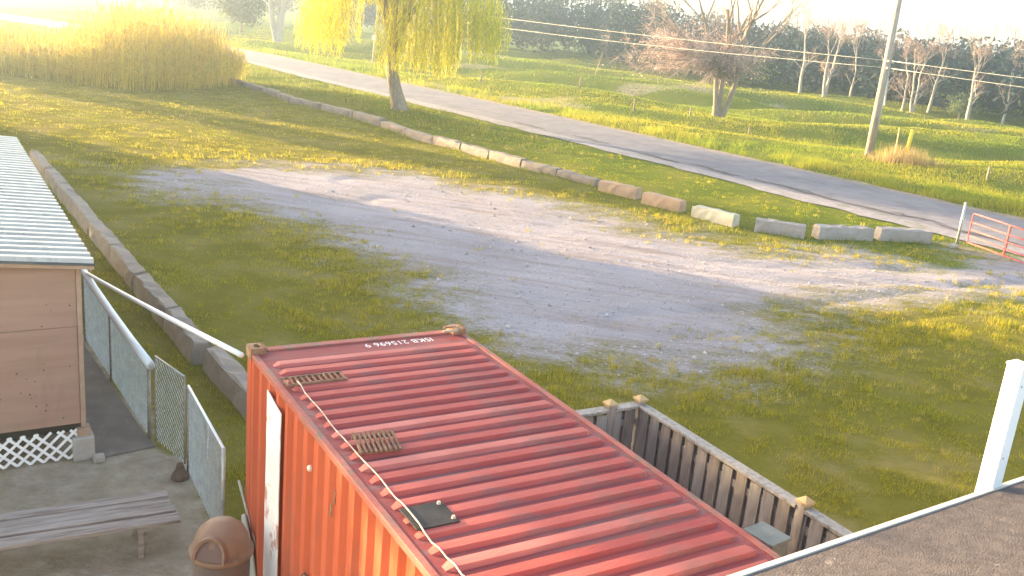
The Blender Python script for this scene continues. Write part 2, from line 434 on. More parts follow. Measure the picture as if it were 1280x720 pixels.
w = corrugated(CL, .16, 2.475); w.v = [(CW-px, py, z) for px, py, z in w.v]; w.build("side_panel", M_cred, cont)
MB().box(.17, CW-.17, -.045, -.015, .16, 2.475).build("end_panel", M_cred, cont)
for k in range(8):
    MB().box(.24+k*.255, .34+k*.255, -.0145, .012, .2, 2.46).build("end_rib", M_cred, cont)
MB().box(.17, CW-.17, -CL+.015, -CL+.045, .16, 2.475).build("door_panel", M_cred, cont)
for xx in (0.0, CW-.06):
    MB().box(xx, xx+.06, -CL+.18, -.18, 2.477, 2.54).build("top_rail", M_crail, cont, bevel=.006)
    MB().box(xx, xx+.06, -CL+.18, -.18, .02, .155).build("bottom_rail", M_crail, cont, bevel=.006)
for yy in (-.12, -CL+.02):
    MB().box(.18, CW-.18, yy, yy+.1, 2.477, 2.55).build("end_rail", M_crail, cont, bevel=.006)
    MB().box(.18, CW-.18, yy, yy+.1, .02, .155).build("end_rail", M_crail, cont, bevel=.006)
for xx in (0., CW-.155):
    for yy in (-.155, -CL):
        MB().box(xx+.004, xx+.151, yy+.004, yy+.151, .125, 2.47).build("corner_post", M_cred, cont, bevel=.01)
def casting():
    b = MB(); x0, x1, y0, y1, z0, z1 = 0, .162, 0, .178, 0, .122
    b.box(x0, x1, y0, y1, z0, z1-.03)
    hx, hy = .032, .055; cx, cy = .081, .089; n = 16; o = len(b.v)
    ring = [(cx+hx*math.cos(t)*1.0, cy+hy*math.sin(t)) for t in [2*math.pi*k/n for k in range(n)]]
    def sq(t):
        c, s = math.cos(t), math.sin(t); k = min((.081)/max(abs(c),1e-6), .089/max(abs(s),1e-6)); return (cx+c*k, cy+s*k)
    outer = [sq(2*math.pi*k/n+.0) for k in range(n)]
    vs = [(p[0],p[1],z1) for p in outer]+[(p[0],p[1],z1) for p in ring]+[(p[0],p[1],z1-.029) for p in ring]+[(p[0],p[1],z1-.03) for p in outer]
    fs = []
    for k in range(n):
        k2 = (k+1)%n
        fs += [(k,k2,n+k2,n+k),(n+k,n+k2,2*n+k2,2*n+k),(3*n+k,3*n+k2,k2,k)]
    b.add(vs, fs); return b.mesh("corner_casting", M_cast)
cm = casting()
for xx in (-.006, CW-.156):
    for yy in (-.172, -CL-.006):
        for zz in (0.0, CH-.118):
            o = put("corner_casting", cm, cont); o.location = (xx, yy, zz)
MB().box(.062, CW-.062, -CL+.125, -.125, 2.505, 2.53).build("roof", M_croof, cont)
def rib_mesh():
    b = MB(); x0, x1 = .115, CW-.115
    prof = [(-.070, 0), (-.046, .030), (.046, .030), (.070, 0)]
    vs = [(x0, p[0], p[1]) if p[1] == 0 else (x0+.05, p[0]*.8, p[1]) for p in prof] + [(x1, p[0], p[1]) if p[1] == 0 else (x1-.05, p[0]*.8, p[1]) for p in prof]
    # a few lengthwise cuts so that each rib can sag a little
    xs = [x0] + list(np.linspace(x0+.06, x1-.06, 7)) + [x1]
    V = []
    for i, xx in enumerate(xs):
        e = (i == 0 or i == len(xs)-1)
        for yv, zv in prof:
            V.append((xx, yv*(.45 if e else 1), (.001 if e else zv)))
    F = []
    for i in range(len(xs)-1):
        for k in range(3): a = i*4+k; F.append((a, a+4, a+5, a+1))
    b.add(V, F); return b.mesh("roof_rib", M_croof, False)
rms = []
for ci, (ca_, cb_) in enumerate((((.44,.115,.10),(.34,.06,.055)), ((.37,.08,.07),(.29,.05,.05)), ((.49,.17,.15),(.37,.085,.075)))):
    M_rib = mat("container_rib_worn", ca_, cb_, 1.2, .6, .2, 25, stretch=(.6,1.4,1), c3=(.19,.10,.09), s3=1.4, t3=(.56,.72))
    weather(M_rib, (.16,.13,.135), (.3,1.0,1), 2.2, .56, .70, .8, 3.0+ci); weather(M_rib, (.12,.06,.05), (1,1,1), 12, .66, .72, .8, 6.0+ci)
    r_ = rib_mesh(); r_.materials.clear(); r_.materials.append(M_rib); rms.append(r_)
for i in range(26):
    y0 = -(.517+.2107*i)
    if y0 < -CL+.2: break
    o = put("roof_rib", rms[rnd.randrange(3)], cont); o.location = (rnd.uniform(-.006,.006), y0, 2.5305); o.scale = (1, 1, rnd.uniform(.9,1.15)); o.rotation_euler = (0, 0, rnd.uniform(-.003,.003))
# number painted on the roof, read from the far end
fc = bpy.data.curves.new("lettering", 'FONT'); fc.body = "ISKB 215696 9"; fc.size = .14; fc.extrude = .0006; fc.space_character = 1.06; fc.offset = .0
fo = bpy.data.objects.new("lettering_tmp", fc); COL.objects.link(fo)
bpy.context.view_layer.update()
me = bpy.data.meshes.new_from_object(fo.evaluated_get(bpy.context.evaluated_depsgraph_get())); bpy.data.objects.remove(fo)
me.materials.clear(); me.materials.append(M_letter)
wd = max(v.co.x for v in me.vertices); sx = .80/wd
lt = put("lettering", me, cont); lt.location = (2.00, -.175, 2.5325); lt.rotation_euler = (0, 0, math.pi); lt.scale = (sx, sx*1.25, 1)
lt["label"] = "white painted number at the far end of the roof"
# things fixed on the near-left side
b = MB(); n = 14; L0 = []; R0 = []
for k in range(n+1):
    z = .35 + (2.40-.35)*k/n
    L0.append((-.006, -(.77+.012*rnd.random()), z - (.0 if k < n else .0))); R0.append((-.006, -(1.20+.012*rnd.random()), z if k < n else z-.07))
vs = L0 + R0 + [(-.016, p[1], p[2]) for p in L0] + [(-.016, p[1], p[2]) for p in R0]; q = n+1
fs = [(k, k+1, q+k+1, q+k) for k in range(n)] + [(2*q+k, 3*q+k, 3*q+k+1, 2*q+k+1) for k in range(n)] + [(k, 2*q+k, 2*q+k+1, k+1) for k in range(n)] + [(q+k, q+k+1, 3*q+k+1, 3*q+k) for k in range(n)] + [(n, 2*q+n, 3*q+n, q+n)]
o = b.add(vs, fs).build("side_banner", M_white, cont); o["label"] = "peeling white upright strip on the container side"
M_plac = mat("placard_white", (.74,.72,.66), (.62,.58,.52), 10, .5)
M_plac_b = mat("placard_border", (.035,.03,.03), (.06,.05,.05), 10, .5)
def diamond(cx, cz, s, xo):
    return [(xo, cx, cz-s), (xo, cx-s, cz), (xo, cx, cz+s), (xo, cx+s, cz)]
pl = MB().add(diamond(-2.0, .98, .155, -.004)+diamond(-2.0, .98, .155, -.012), [(0,1,2,3),(7,6,5,4),(0,4,5,1),(1,5,6,2),(2,6,7,3),(3,7,4,0)]).build("placard", M_plac_b, cont)
MB().add(diamond(-2.0, .98, .125, -.0125)+diamond(-2.0, .98, .125, -.0145), [(0,1,2,3),(7,6,5,4),(0,4,5,1),(1,5,6,2),(2,6,7,3),(3,7,4,0)]).build("placard_face", M_plac, pl)
MB().lathe([(.0,0),(.028,0),(.028,.018),(.02,.03),(0,.03)], 14).build("bolt_cap", M_plac, cont, True).matrix_local = Matrix.Translation((.006, -2.02, 2.17)) @ Matrix.Rotation(-math.pi/2, 4, 'Y')
for yv, zv in ((-2.55, 2.05), (-2.62, 2.2), (-4.9, 1.7)):
    MB().box(-.004, .007, yv-.012, yv+.012, zv-.06, zv+.06).build("hinge_stub", M_cast, cont)

# ------------------------------------------------------------------ things lying on the container roof
cm_w = Matrix.Translation((-2.645, 9.0965, 0)) @ Matrix.Rotation(C_YAW, 4, 'Z')
def on_cont(lx, ly, lz): return cm_w @ Vector((lx, ly, lz))
g1 = thing("metal_grate", "long narrow rusty grate lying near the container's far left corner", "grate", on_cont(.06, -1.13, 2.563), C_YAW+.0, "rusty grates on the container roof")
MB().box(0, .60, 0, .018, 0, .02).build("frame_bar", M_rustgrate, g1); MB().box(0, .60, .172, .19, 0, .02).build("frame_bar", M_rustgrate, g1)
for k in range(11):
    MB().box(.01+k*.056, .028+k*.056, .0185, .1715, .002, .018).build("cross_bar", M_rustgrate, g1)
g2 = thing("metal_grate", "short slatted grate tilted on the container roof beside the rope", "grate", on_cont(.17, -2.68, 2.563), C_YAW+.1, "rusty grates on the container roof")
g2.rotation_euler = (.12, .0, C_YAW-.12)
for yv in (0.03, .25): MB().box(0, .36, yv, yv+.02, 0, .022).build("frame_bar", M_rustgrate, g2)
for k in range(9): MB().box(.008+k*.041, .026+k*.041, 0, .30, .0225, .042).build("slat", M_rustgrate, g2)
bp_ = thing("rubber_mat", "flat black square sheet lying on the container roof", "mat", on_cont(.13, -3.87, 2.562), C_YAW)
MB().box(0, .34, 0, .31, 0, .012).build("sheet", M_blackplate, bp_, bevel=.003)
for xx, yy in ((.30,.27),(.31,.05)): MB().lathe([(0,.034),(.012,.034),(.016,.0125),(0,.0125)], 10, (xx,yy)).build("bolt", M_rope, bp_)
pts = []
for k in range(46):
    t = k/45; yv = -1.10 - t*4.7
    lx = .165 + .007*math.sin(t*19) + .004*math.sin(t*47+1) + .02*t
    ph = ((-yv-.517) % .2107)/.2107; on = (min(ph, 1-ph) < .34)
    zt = 2.5305+.0355 if on else 2.5305+.022
    if -3.92 < yv < -3.5: zt = max(zt, 2.583)
    if abs(yv+1.1) < .12: zt = 2.592
    pts.append(on_cont(lx, yv, zt+.004))
tag(MB().tube(pts, .0065, 6).build("rope", M_rope, None, True), "thin pale rope running along the left edge of the container roof", "rope")
M_junk = mat("rusty_scrap", (.25,.17,.12), (.42,.34,.27), 12, .8, .4, 50)
j = thing("twistlock_bar", "bent scrap metal on the container roof's far right corner", "scrap metal", on_cont(2.14, -.20, 2.60), C_YAW+.25)
MB().bar((0,0,.0),(.16,-.06,.0),.03,.02).bar((.16,-.06,0),(.23,.05,.012),.03,.018).build("bar", M_junk, j); MB().bar((.05,.05,.022),(.2,.02,.022),.028,.02).build("hook", M_cast, j)

# ------------------------------------------------------------------ timber fence beside the container
M_fence = mat("weathered_fence_board", (.25,.215,.20), (.33,.29,.275), 4, .85, .4, 40, stretch=(6,6,.5), c3=(.17,.13,.10), s3=2.5, t3=(.5,.7))
M_fence2 = mat("grey_fence_board", (.29,.265,.26), (.37,.34,.335), 4, .85, .4, 40, stretch=(6,6,.5), c3=(.20,.17,.14), s3=2.5, t3=(.5,.7))
M_cap = mat("post_cap_wood", (.50,.36,.20), (.42,.30,.17), 8, .8, .3, 40)
tf = thing("timber_fence", "weathered grey timber board fence beside the red container", "fence", (-2.645, 9.0965, 0), C_YAW)
FX, FY, FZ = 4.50, -.94, 1.74
pb = [MB().box(-.076, .076, -.008, .008, .05, 1.66).mesh("board", mt_) for mt_ in (M_fence, M_fence2)]
k = 0; yv = FY-.14
while yv > -6.9:                      # run along the container: boards turn their broad side to it
    side = k % 2
    o = put("board", pb[rnd.randrange(2)], tf); o.location = (FX + (-.030 if side == 0 else .030), yv, rnd.uniform(-.012, .012)); o.rotation_euler = (rnd.uniform(-.006,.006), rnd.uniform(-.004,.004), math.pi/2)
    yv -= .104; k += 1
k = 0; xv = FX-.16
while xv > 2.62:
    side = k % 2
    o = put("board", pb[rnd.randrange(2)], tf); o.location = (xv, FY + (-.030 if side == 0 else .030), rnd.uniform(-.012, .012)); o.rotation_euler = (rnd.uniform(-.006,.006), rnd.uniform(-.004,.004), 0)
    xv -= .104; k += 1
for zz in (.35, 1.50):
    MB().box(FX-.019, FX+.019, -6.95, FY-.055, zz-.045, zz+.045).build("rail", M_fence, tf)
    MB().box(2.58, FX-.055, FY-.019, FY+.019, zz-.045, zz+.045).build("rail", M_fence, tf)
for y0, y1 in ((-3.52, FY-.056), (-6.95, -3.63)):
    MB().box(FX-.07, FX-.002, y0, y1, FZ-.055, FZ-.02).build("cap_rail", M_fence2, tf, bevel=.004)
    MB().box(FX+.002, FX+.07, y0, y1, FZ-.055, FZ-.022).build("cap_rail", M_fence2, tf, bevel=.004)
MB().box(2.58, 3.99, FY-.07, FY+.07, FZ-.055, FZ-.02).build("cap_rail", M_fence2, tf, bevel=.004)
MB().box(4.105, FX-.055, FY-.07, FY+.07, FZ-.055, FZ-.02).build("cap_rail", M_fence2, tf, bevel=.004)
for px, py in ((FX, FY), (4.05, FY), (FX, -3.575)):
    p = MB().box(px-.052, px+.052, py-.052, py+.052, 0, 1.76).build("post", M_fence, tf, bevel=.005)
    c = MB(); c.add([(px-.068,py-.068,1.761),(px+.068,py-.068,1.761),(px+.068,py+.068,1.761),(px-.068,py+.068,1.761),(px-.068,py-.068,1.785),(px+.068,py-.068,1.785),(px+.068,py+.068,1.785),(px-.068,py+.068,1.785),(px,py,1.835)],
        [(0,3,2,1),(0,1,5,4),(1,2,6,5),(2,3,7,6),(3,0,4,7),(4,5,8),(5,6,8),(6,7,8),(7,4,8)]); c.build("post_cap", M_cap, p)
M_boxgrey = mat("galvanised_box", (.20,.205,.195), (.15,.155,.15), 4, .55, .15, 30, c3=(.26,.25,.22), s3=5, t3=(.5,.7))
bx = thing("utility_box", "grey flat-topped box between the container and the timber fence", "box", (2.42, 7.40, 0), C_YAW+.12)
MB().box(-.12, .12, -.14, .14, 0, 1.93).build("cabinet", M_boxgrey, bx, bevel=.008)
MB().box(-.14, .14, -.16, .16, 1.931, 1.96).build("lid", M_boxgrey, bx, bevel=.006)

# ------------------------------------------------------------------ shed at the left
S_YAW = R(33)
M_ply = mat("plywood", (.28,.17,.13), (.34,.21,.165), 1.2, .85, .15, 60, stretch=(.5,1,6), c3=(.26,.16,.12), s3=3.0, t3=(.6,.78))
M_plyedge = mat("corner_trim", (.38,.26,.19), (.30,.20,.15), 5, .85)
M_sroof = mat("shed_roof_metal", (.46,.44,.44), (.38,.36,.36), 3, .42, .1, 30, c3=(.34,.31,.29), s3=3, t3=(.6,.8))
M_pan = mat("dark_roof_pan", (.045,.045,.043), (.085,.082,.077), 4, .8, .2, 30)  # darker colour for the flat pans between the raised ribs
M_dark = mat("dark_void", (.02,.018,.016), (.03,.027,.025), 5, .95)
M_lat = mat("white_lattice", (.80,.79,.80), (.72,.70,.71), 8, .6)
M_conc = mat("concrete", (.33,.29,.27), (.41,.37,.345), 5, .9, .5, 40, c3=(.24,.20,.17), s3=2.5, t3=(.52,.72))
weather(M_ply, (.22,.14,.11), (1.2,1,.25), 3.0, .55, .75, .75, 4.0); weather(M_ply, (.30,.25,.18), (.8,1,.8), 1.5, .55, .8, .6, 8.0); weather(M_ply, (.13,.085,.07), (1,1,1), 26, .70, .76, .9, 2.0)
weather(M_sroof, (.22,.19,.17), (3,1,1), 2.0, .55, .75, .7, 3.0); weather(M_lat, (.48,.44,.40), (1,1,1), 6, .55, .8, .6, 3.0)
shed = thing("shed", "low plywood shed with striped corrugated metal roof", "shed", (-5.34, 11.17, 0), S_YAW)
SD, SWd = 9.3, 4.0                     # length away from us, width to the left
SLOPE = .09
for x0, x1 in ((-1.215, -.05), (-2.44, -1.22), (-3.66, -2.445), (-SWd, -3.665)):
    MB().box(x0, x1, .002, .022, .50, 1.815).build("plywood_sheet", M_ply, shed)
    MB().add([(x0,0,1.823),(x1,0,1.823),(x1,.02,1.823),(x0,.02,1.823),(x0,0,2.63-x0*SLOPE),(x1,0,2.63-x1*SLOPE),(x1,.02,2.63-x1*SLOPE),(x0,.02,2.63-x0*SLOPE)],
             [(0,3,2,1),(4,5,6,7),(0,1,5,4),(1,2,6,5),(2,3,7,6),(3,0,4,7)]).build("plywood_sheet", M_ply, shed)
for k in range(8):
    y0 = .06+k*1.22; MB().box(-.02, 0, y0, min(y0+1.215, SD), .50, 2.62).build("plywood_sheet", M_ply, shed)
MB().box(-SWd, -SWd+.02, .03, SD, .50, 2.95).build("plywood_sheet", M_ply, shed)
MB().box(-SWd, -.0, SD+.005, SD+.025, .50, 2.62).build("plywood_sheet", M_ply, shed)
MB().box(-.045, .012, -.012, .045, .44, 2.60).build("corner_trim", M_plyedge, shed)
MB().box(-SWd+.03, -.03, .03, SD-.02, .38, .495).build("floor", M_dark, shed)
nail = MB().lathe([(0,.003),(.011,.003),(.011,0)], 8).mesh("nail", mat("knot_brown", (.11,.06,.045), (.15,.09,.07), 9, .9))
for k in range(26):
    o = put("nail", nail, shed); o.location = (rnd.uniform(-1.15,-.08) if k % 3 else rnd.choice((-.95,-.55,-.45)), -.0005, rnd.uniform(.6, 2.3)); o.rotation_euler = (math.pi/2, 0, 0); s = rnd.uniform(.45,1.15); o.scale = (s, s, s)
# roof: ribbed sheets lying across the shed
pitch = .245
def sheet(y0, nrib):
    prof = []
    for i in range(nrib):
        y = y0+i*pitch
        prof += [(y, 0), (y+.11, 0), (y+.125, .055), (y+.22, .055), (y+.235, 0)]
    prof.append((y0+nrib*pitch-.002, 0)); n = len(prof)
    vs = []
    for x in (.16, -2.0, -SWd-.2): vs += [(x, p[0], 2.655 + p[1] - x*SLOPE) for p in prof]
    fs = [(j*n+k, j*n+k+1, (j+1)*n+k+1, (j+1)*n+k) for j in range(2) for k in range(n-1)]
    b = MB().add(vs, fs)
    return b
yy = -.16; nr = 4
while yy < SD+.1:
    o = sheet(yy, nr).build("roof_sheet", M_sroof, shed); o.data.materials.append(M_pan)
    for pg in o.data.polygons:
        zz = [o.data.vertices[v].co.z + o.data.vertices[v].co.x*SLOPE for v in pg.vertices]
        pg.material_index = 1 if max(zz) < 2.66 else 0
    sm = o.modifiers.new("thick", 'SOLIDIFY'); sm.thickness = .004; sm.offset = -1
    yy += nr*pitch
MB().add([(.15,-.14,2.60-.15*SLOPE),(-SWd-.15,-.14,2.60+(SWd+.15)*SLOPE),(-SWd-.15,-.115,2.60+(SWd+.15)*SLOPE),(.15,-.115,2.60-.15*SLOPE),
          (.15,-.14,2.645-.15*SLOPE),(-SWd-.15,-.14,2.645+(SWd+.15)*SLOPE),(-SWd-.15,-.115,2.645+(SWd+.15)*SLOPE),(.15,-.115,2.645-.15*SLOPE)],
         [(0,1,2,3),(4,7,6,5),(0,4,5,1),(1,5,6,2),(2,6,7,3),(3,7,4,0)]).build("fascia", M_plyedge, shed)
MB().box(.10, .125, -.10, SD, 2.55, 2.635).build("fascia", M_plyedge, shed)
M_walk = mat("dark_walkway", (.135,.108,.098), (.18,.148,.135), 2.5, .9, .35, 30, c3=(.22,.19,.17), s3=5, t3=(.58,.75))
wk = MB(); v_ = [(.035,-.12),(.86,-.02),(.80,.6),(.56,4.5),(.03,4.5)]; n = 5
wk.add([(a,b,-.02) for a,b in v_]+[(a,b,.03) for a,b in v_], [tuple(range(n))[::-1], tuple(range(n,2*n))]+[(k,(k+1)%n,n+(k+1)%n,n+k) for k in range(n)])
wo = wk.build("walkway", M_walk, None, bevel=.006); wo.location = (-5.34, 11.17, 0); wo.rotation_euler = (0,0,S_YAW); tag(wo, "dark brown walkway between the shed wall and the wire fence", "walkway", kind="structure")
# lattice skirting under the front wall
sk = thing("lattice_panel", "white diamond lattice skirting under the plywood shed", "lattice", (-5.34, 11.17, 0), S_YAW)
lw, z0, z1 = .035, .03, .43
def lattice_slat(x0, zz0, x1, zz1, yo):
    return MB().bar((x0, yo, zz0), (x1, yo, zz1), .006, lw, up=(0,-1,0)) if False else MB().bar((x0, yo, zz0), (x1, yo, zz1), lw, .006, up=(0,-1,0))
step = .15; hgt_ = z1-z0
xs_ = -2.6
while xs_ < -.06:
    for sgn, yo in ((1, -.020), (-1, -.0275)):
        a0, b0 = (xs_, z0), (xs_+sgn*hgt_, z1)
        # clip to the panel
        lo, hi = -2.6, -.08 - (.0 if sgn > 0 else 0)
        xa, za = a0; xb, zb = b0
        if xb > hi: t = (hi-xa)/(xb-xa); xb, zb = hi, za+(zb-za)*t
        if xb < lo: t = (lo-xa)/(xb-xa); xb, zb = lo, za+(zb-za)*t
        if abs(xb-xa) < .04: continue
        lattice_slat(xa, za, xb, zb, yo).build("slat", M_lat, sk)
    xs_ += step
x_ = .0
for k in range(3):                      # slats that start on the right edge and lean left
    zz = z0 + step*(k+1)
    if zz < z1-.03: lattice_slat(-.08, zz, -.08-(z1-zz), z1, -.0275).build("slat", M_lat, sk)
pier = thing("pier_block", "chipped concrete pier block under the shed's front corner", "concrete block", (-5.34, 11.17, 0), S_YAW)
bm_ = MB().box(-.16, .10, -.10, .16, 0, .33)
o = bm_.build("block", M_conc, pier, bevel=.02)
MB().box(-.10, .06, -.06, .12, .331, .435).build("shim", M_plyedge, pier)
MB().box(.06, .20, -.24, -.10, 0, .09).build("chip", M_conc, pier, bevel=.02)

# ------------------------------------------------------------------ chain-link fence
M_galv = mat("galvanised_steel", (.45,.45,.44), (.34,.34,.33), 8, .45, 0, 40, metal=.5)
M_postdark = mat("weathered_post", (.22,.185,.17), (.30,.26,.24), 8, .7)
M_pvc = mat("white_plastic_pipe", (.78,.78,.82), (.72,.72,.76), 2.5, .4, .05, 20)
weather(M_pvc, (.55,.52,.50), (2,2,.5), 3.0, .55, .8, .6, 4.0); weather(M_pvc, (.40,.36,.33), (1,1,1), 18, .68, .76, .6, 9.0)
def chain_panel(name, a, b, h, parent, spacing=.078, r=.0045, z0=.03):
    a, b = Vector((*a, 0)), Vector((*b, 0)); L_ = (b-a).length; d = (b-a)/L_
    mb = MB(); hh = h-z0; s = -hh
    while s < L_:
        for sg in (1, -1):
            u0, u1 = (s, s+hh) if sg > 0 else (s+hh, s)
            v0, v1 = z0, h
            # clip both ends to 0..L
            def cut(u, v, uu, vv):
                if u < 0: t = (0-u)/(uu-u); return 0., v+(vv-v)*t
                if u > L_: t = (L_-u)/(uu-u); return L_, v+(vv-v)*t
                return u, v
            p0 = cut(u0, v0, u1, v1); p1 = cut(u1, v1, u0, v0)
            if abs(p0[0]-p1[0]) < .02: continue
            off = Vector((-d.y, d.x, 0))*(.004*sg)
            A = a+d*p0[0]+Vector((0,0,p0[1]))+off; B = a+d*p1[0]+Vector((0,0,p1[1]))+off
            mb.tube([A, B], r, 3, False)
        s += spacing
    o = mb.build(name, M_galv, parent); o["kind"] = "stuff"; return o
cf = thing("chain_link_fence", "chain-link fence with fat white pipe along its top beside the shed", "fence")
A0, A1, A2 = (-7.24,15.28), (-6.10,13.70), (-4.78,11.87)
chain_panel("wire_mesh", A0, A1, 1.12, cf); chain_panel("wire_mesh", A1, A2, 1.08, cf)
for (px, py), h in ((A0, 1.22), (A1, 1.10), (A2, 1.08)):
    MB().tube([(px,py,0),(px,py,h)], .026, 10).build("post", M_postdark, cf, True)
pp = [Vector((A0[0],A0[1],1.25)), Vector((-6.72,14.55,1.20)), Vector((-6.0,13.55,1.155)), Vector((-5.3,12.58,1.13)), Vector((-4.70,11.75,1.13))]
b = MB(); b.tube(pp, .056, 18, False)
e = pp[-1]; d = (pp[-1]-pp[-2]).normalized()
b.tube([e, e-d*.25], .045, 18, True)
n0 = 4*18; o2 = 5*18
b.f += [(n0+k, n0+(k+1)%18, o2+(k+1)%18, o2+k) for k in range(18)]
b.f = [f for f in b.f if not (len(f) == 18 and min(f) == o2)]
b.build("top_pipe", M_pvc, cf, True)
pb_ = [Vector((-7.22,15.25,1.24)) + (Vector((-2.72,9.16,2.44))-Vector((-7.22,15.25,1.24)))*t + Vector((0,0,-.02*math.sin(math.pi*t))) for t in np.linspace(0,1,9)]
tag(MB().tube(pb_, .030, 14).build("plastic_pipe", M_pvc, None, True), "thin white pipe slung from the fence to the container's corner", "pipe")
gp = thing("wire_gate", "bare chain-link gate panel leaning next to the white-piped fence", "gate", group="wire gate panels")
G0, G1 = (-4.66,11.80), (-4.06,11.22)
chain_panel("wire_mesh", G0, G1, 1.24, gp, .088, .0062)
MB().tube([(*G0,1.25),(*G1,1.25)], .014, 8).build("top_rail", M_galv, gp, True)
for g in (G0, G1): MB().tube([(*g,.02),(*g,1.26)], .014, 8).build("stile", M_postdark, gp, True)
gq = thing("wire_gate", "chain-link gate panel with white top rail beside the bin", "gate", group="wire gate panels")
H0, H1 = (-3.93,11.0), (-2.98,9.42)
chain_panel("wire_mesh", H0, H1, 1.20, gq, .074, .0046)
MB().tube([(*H0,1.225),(*H1,1.225)], .017, 8).build("top_rail", M_pvc, gq, True)
MB().tube([(*H0,.0),(*H0,1.23)], .022, 8).build("stile", M_postdark, gq, True)
MB().tube([(*H1,.0),(*H1,1.23)], .022, 8).build("stile", M_galv, gq, True)
b = MB()                                # lumpy footing at the hinge post
prof = [(.0,.22),(.035,.215),(.05,.17),(.06,.12),(.10,.07),(.115,.02),(.10,-.01)]
b.lathe(prof, 12, (-3.99, 10.86)); M_mud = mat("dark_footing", (.10,.065,.05), (.15,.10,.08), 9, .9, .5, 40)
b.build("footing", M_mud, gq, True)
dq = (Vector((*H1,0))-Vector((*H0,0))).normalized(); nq = Vector((dq.y,-dq.x,0))
b = MB(); st = Vector((*H0,0))+dq*.95
vs = []
for k in range(9):
    t = k/8; c = st+dq*(.06*math.sin(t*3))+nq*-(.02+.01*math.sin(t*7)); z = 1.16-.50*t; wv = .035*(1-.5*t)
    vs += [c-dq*wv+Vector((0,0,z)), c+dq*wv+Vector((0,0,z))]
b.add(vs, [(2*k,2*k+1,2*k+3,2*k+2) for k in range(8)]); o = b.build("ribbon", M_pvc, gq); sm = o.modifiers.new("t",'SOLIDIFY'); sm.thickness = .004

# ------------------------------------------------------------------ bench, bin and leaning pieces in the yard
M_old = mat("weathered_plank", (.25,.20,.18), (.36,.305,.28), 3, .85, .5, 40, stretch=(.7,9,9), c3=(.14,.105,.09), s3=2, t3=(.5,.7))
pb0 = Vector((-3.56, 9.35, 0)); ang = math.atan2(9.75-8.94, -3.75+5.23)
bench = thing("bench", "weathered wooden plank bench in front of the shed", "bench", (-3.75, 9.75, 0), ang)
for k, (y0, y1, zt) in enumerate(((-.155,.0,.46),(-.325,-.17,.455),(-.495,-.34,.46),(-.70,-.525,.45))):
    o = MB().box(-2.6, rnd.uniform(-.02,.02)+k*.015, y0, y1, zt-.04, zt).build("plank", M_old, bench, bevel=.004); o.rotation_euler = (rnd.uniform(-.012,.012), rnd.uniform(-.006,.006), rnd.uniform(-.004,.004))
for xx in (-.30, -2.2):
    MB().box(xx-.03, xx+.03, -.68, -.02, .36, .405).build("crosspiece", M_old, bench)
    for yv in (-.62, -.08): MB().bar((xx-.045, yv, .0), (xx-.045, yv+(-.02 if yv<-.3 else .02), .40), .05, .05).build("leg", M_old, bench)
    MB().bar((xx+.02, -.62, .05), (xx+.02, -.12, .35), .03, .05).build("brace", M_old, bench)
M_bin = mat("brown_bin_plastic", (.185,.115,.085), (.22,.14,.105), 3, .5, .08, 40, c3=(.11,.075,.06), s3=4, t3=(.55,.75))
M_bin_body = mat("brown_bin_body", (.11,.085,.08), (.14,.105,.098), 3, .6, .08, 40)
bn = thing("trash_bin", "brown round trash bin with domed lid beside the container", "bin", (-2.58, 8.12, 0), R(12)); bn.scale = (1.05, 1.05, 1.03)
MB().lathe([(0,.0),(.235,.0),(.245,.03),(.262,.74),(.258,.75),(.0,.75)], 32).build("body", M_bin_body, bn, True)
lid = MB().lathe([(.0,.752),(.285,.752),(.292,.765),(.292,.80),(.282,.812),(.262,.815),(.255,.85),(.240,.93),(.205,1.005),(.15,1.055),(.08,1.082),(0,1.09)], 36).build("lid", M_bin, bn, True)
# hooded flap standing out of the dome, toward the camera's left
fm = Matrix.Rotation(R(163), 4, 'Z')
b = MB(); arch = []
for k in range(13):
    t = math.pi*k/12; arch.append((.152*math.cos(t), .83 + .205*math.sin(t)**.8))
vs = []
for yy, sc in ((.315,1.0),(.312,.84),(.285,.84),(.05,1.0)):
    for ax, az in arch: vs.append(fm @ Vector((ax*sc, yy - (az-.83)*.42*(1 if yy > .11 else .0), .83+(az-.83)*sc)))
n = 13; fs = [(j*n+k, j*n+k+1, (j+1)*n+k+1, (j+1)*n+k) for j in range(2) for k in range(n-1)] + [(3*n+k, 3*n+k+1, k+1, k) for k in range(n-1)]
fs.append(tuple(2*n+k for k in range(n)))
M_flap = mat("bin_flap", (.13,.085,.075), (.17,.11,.10), 3, .5)
b.add(vs, fs).build("hood", M_bin, lid, False)
vs = [fm @ Vector((ax*.85, .288-(az-.83)*.42, .83+(az-.83)*.85)) for ax, az in arch]
MB().add(vs, [tuple(range(n))]).build("flap", M_flap, lid)
M_board = mat("grey_board", (.42,.42,.41), (.33,.33,.32), 4, .7, .1, 30)
o = MB().tube([(-2.25, 8.66, .0), (-2.72, 9.12, 1.02)], .014, 8).build("leaning_rod", M_galv); tag(o, "thin pale rod leaning against the container's corner", "rod")
b = MB(); P0 = [(-2.36,8.62,0),(-2.62,8.98,.0),(-2.66,9.03,.66),(-2.60,8.93,.74),(-2.45,8.72,.42)]
v2 = [(p[0]+.012, p[1]+.008, p[2]) for p in P0]; n = 5
b.add(P0+v2, [tuple(range(n)), tuple(range(n,2*n))[::-1]] + [(k, n+k, n+(k+1)%n, (k+1)%n) for k in range(n)])
tag(b.build("leaning_board", M_board), "broken grey board leaning on the container behind the bin", "board")

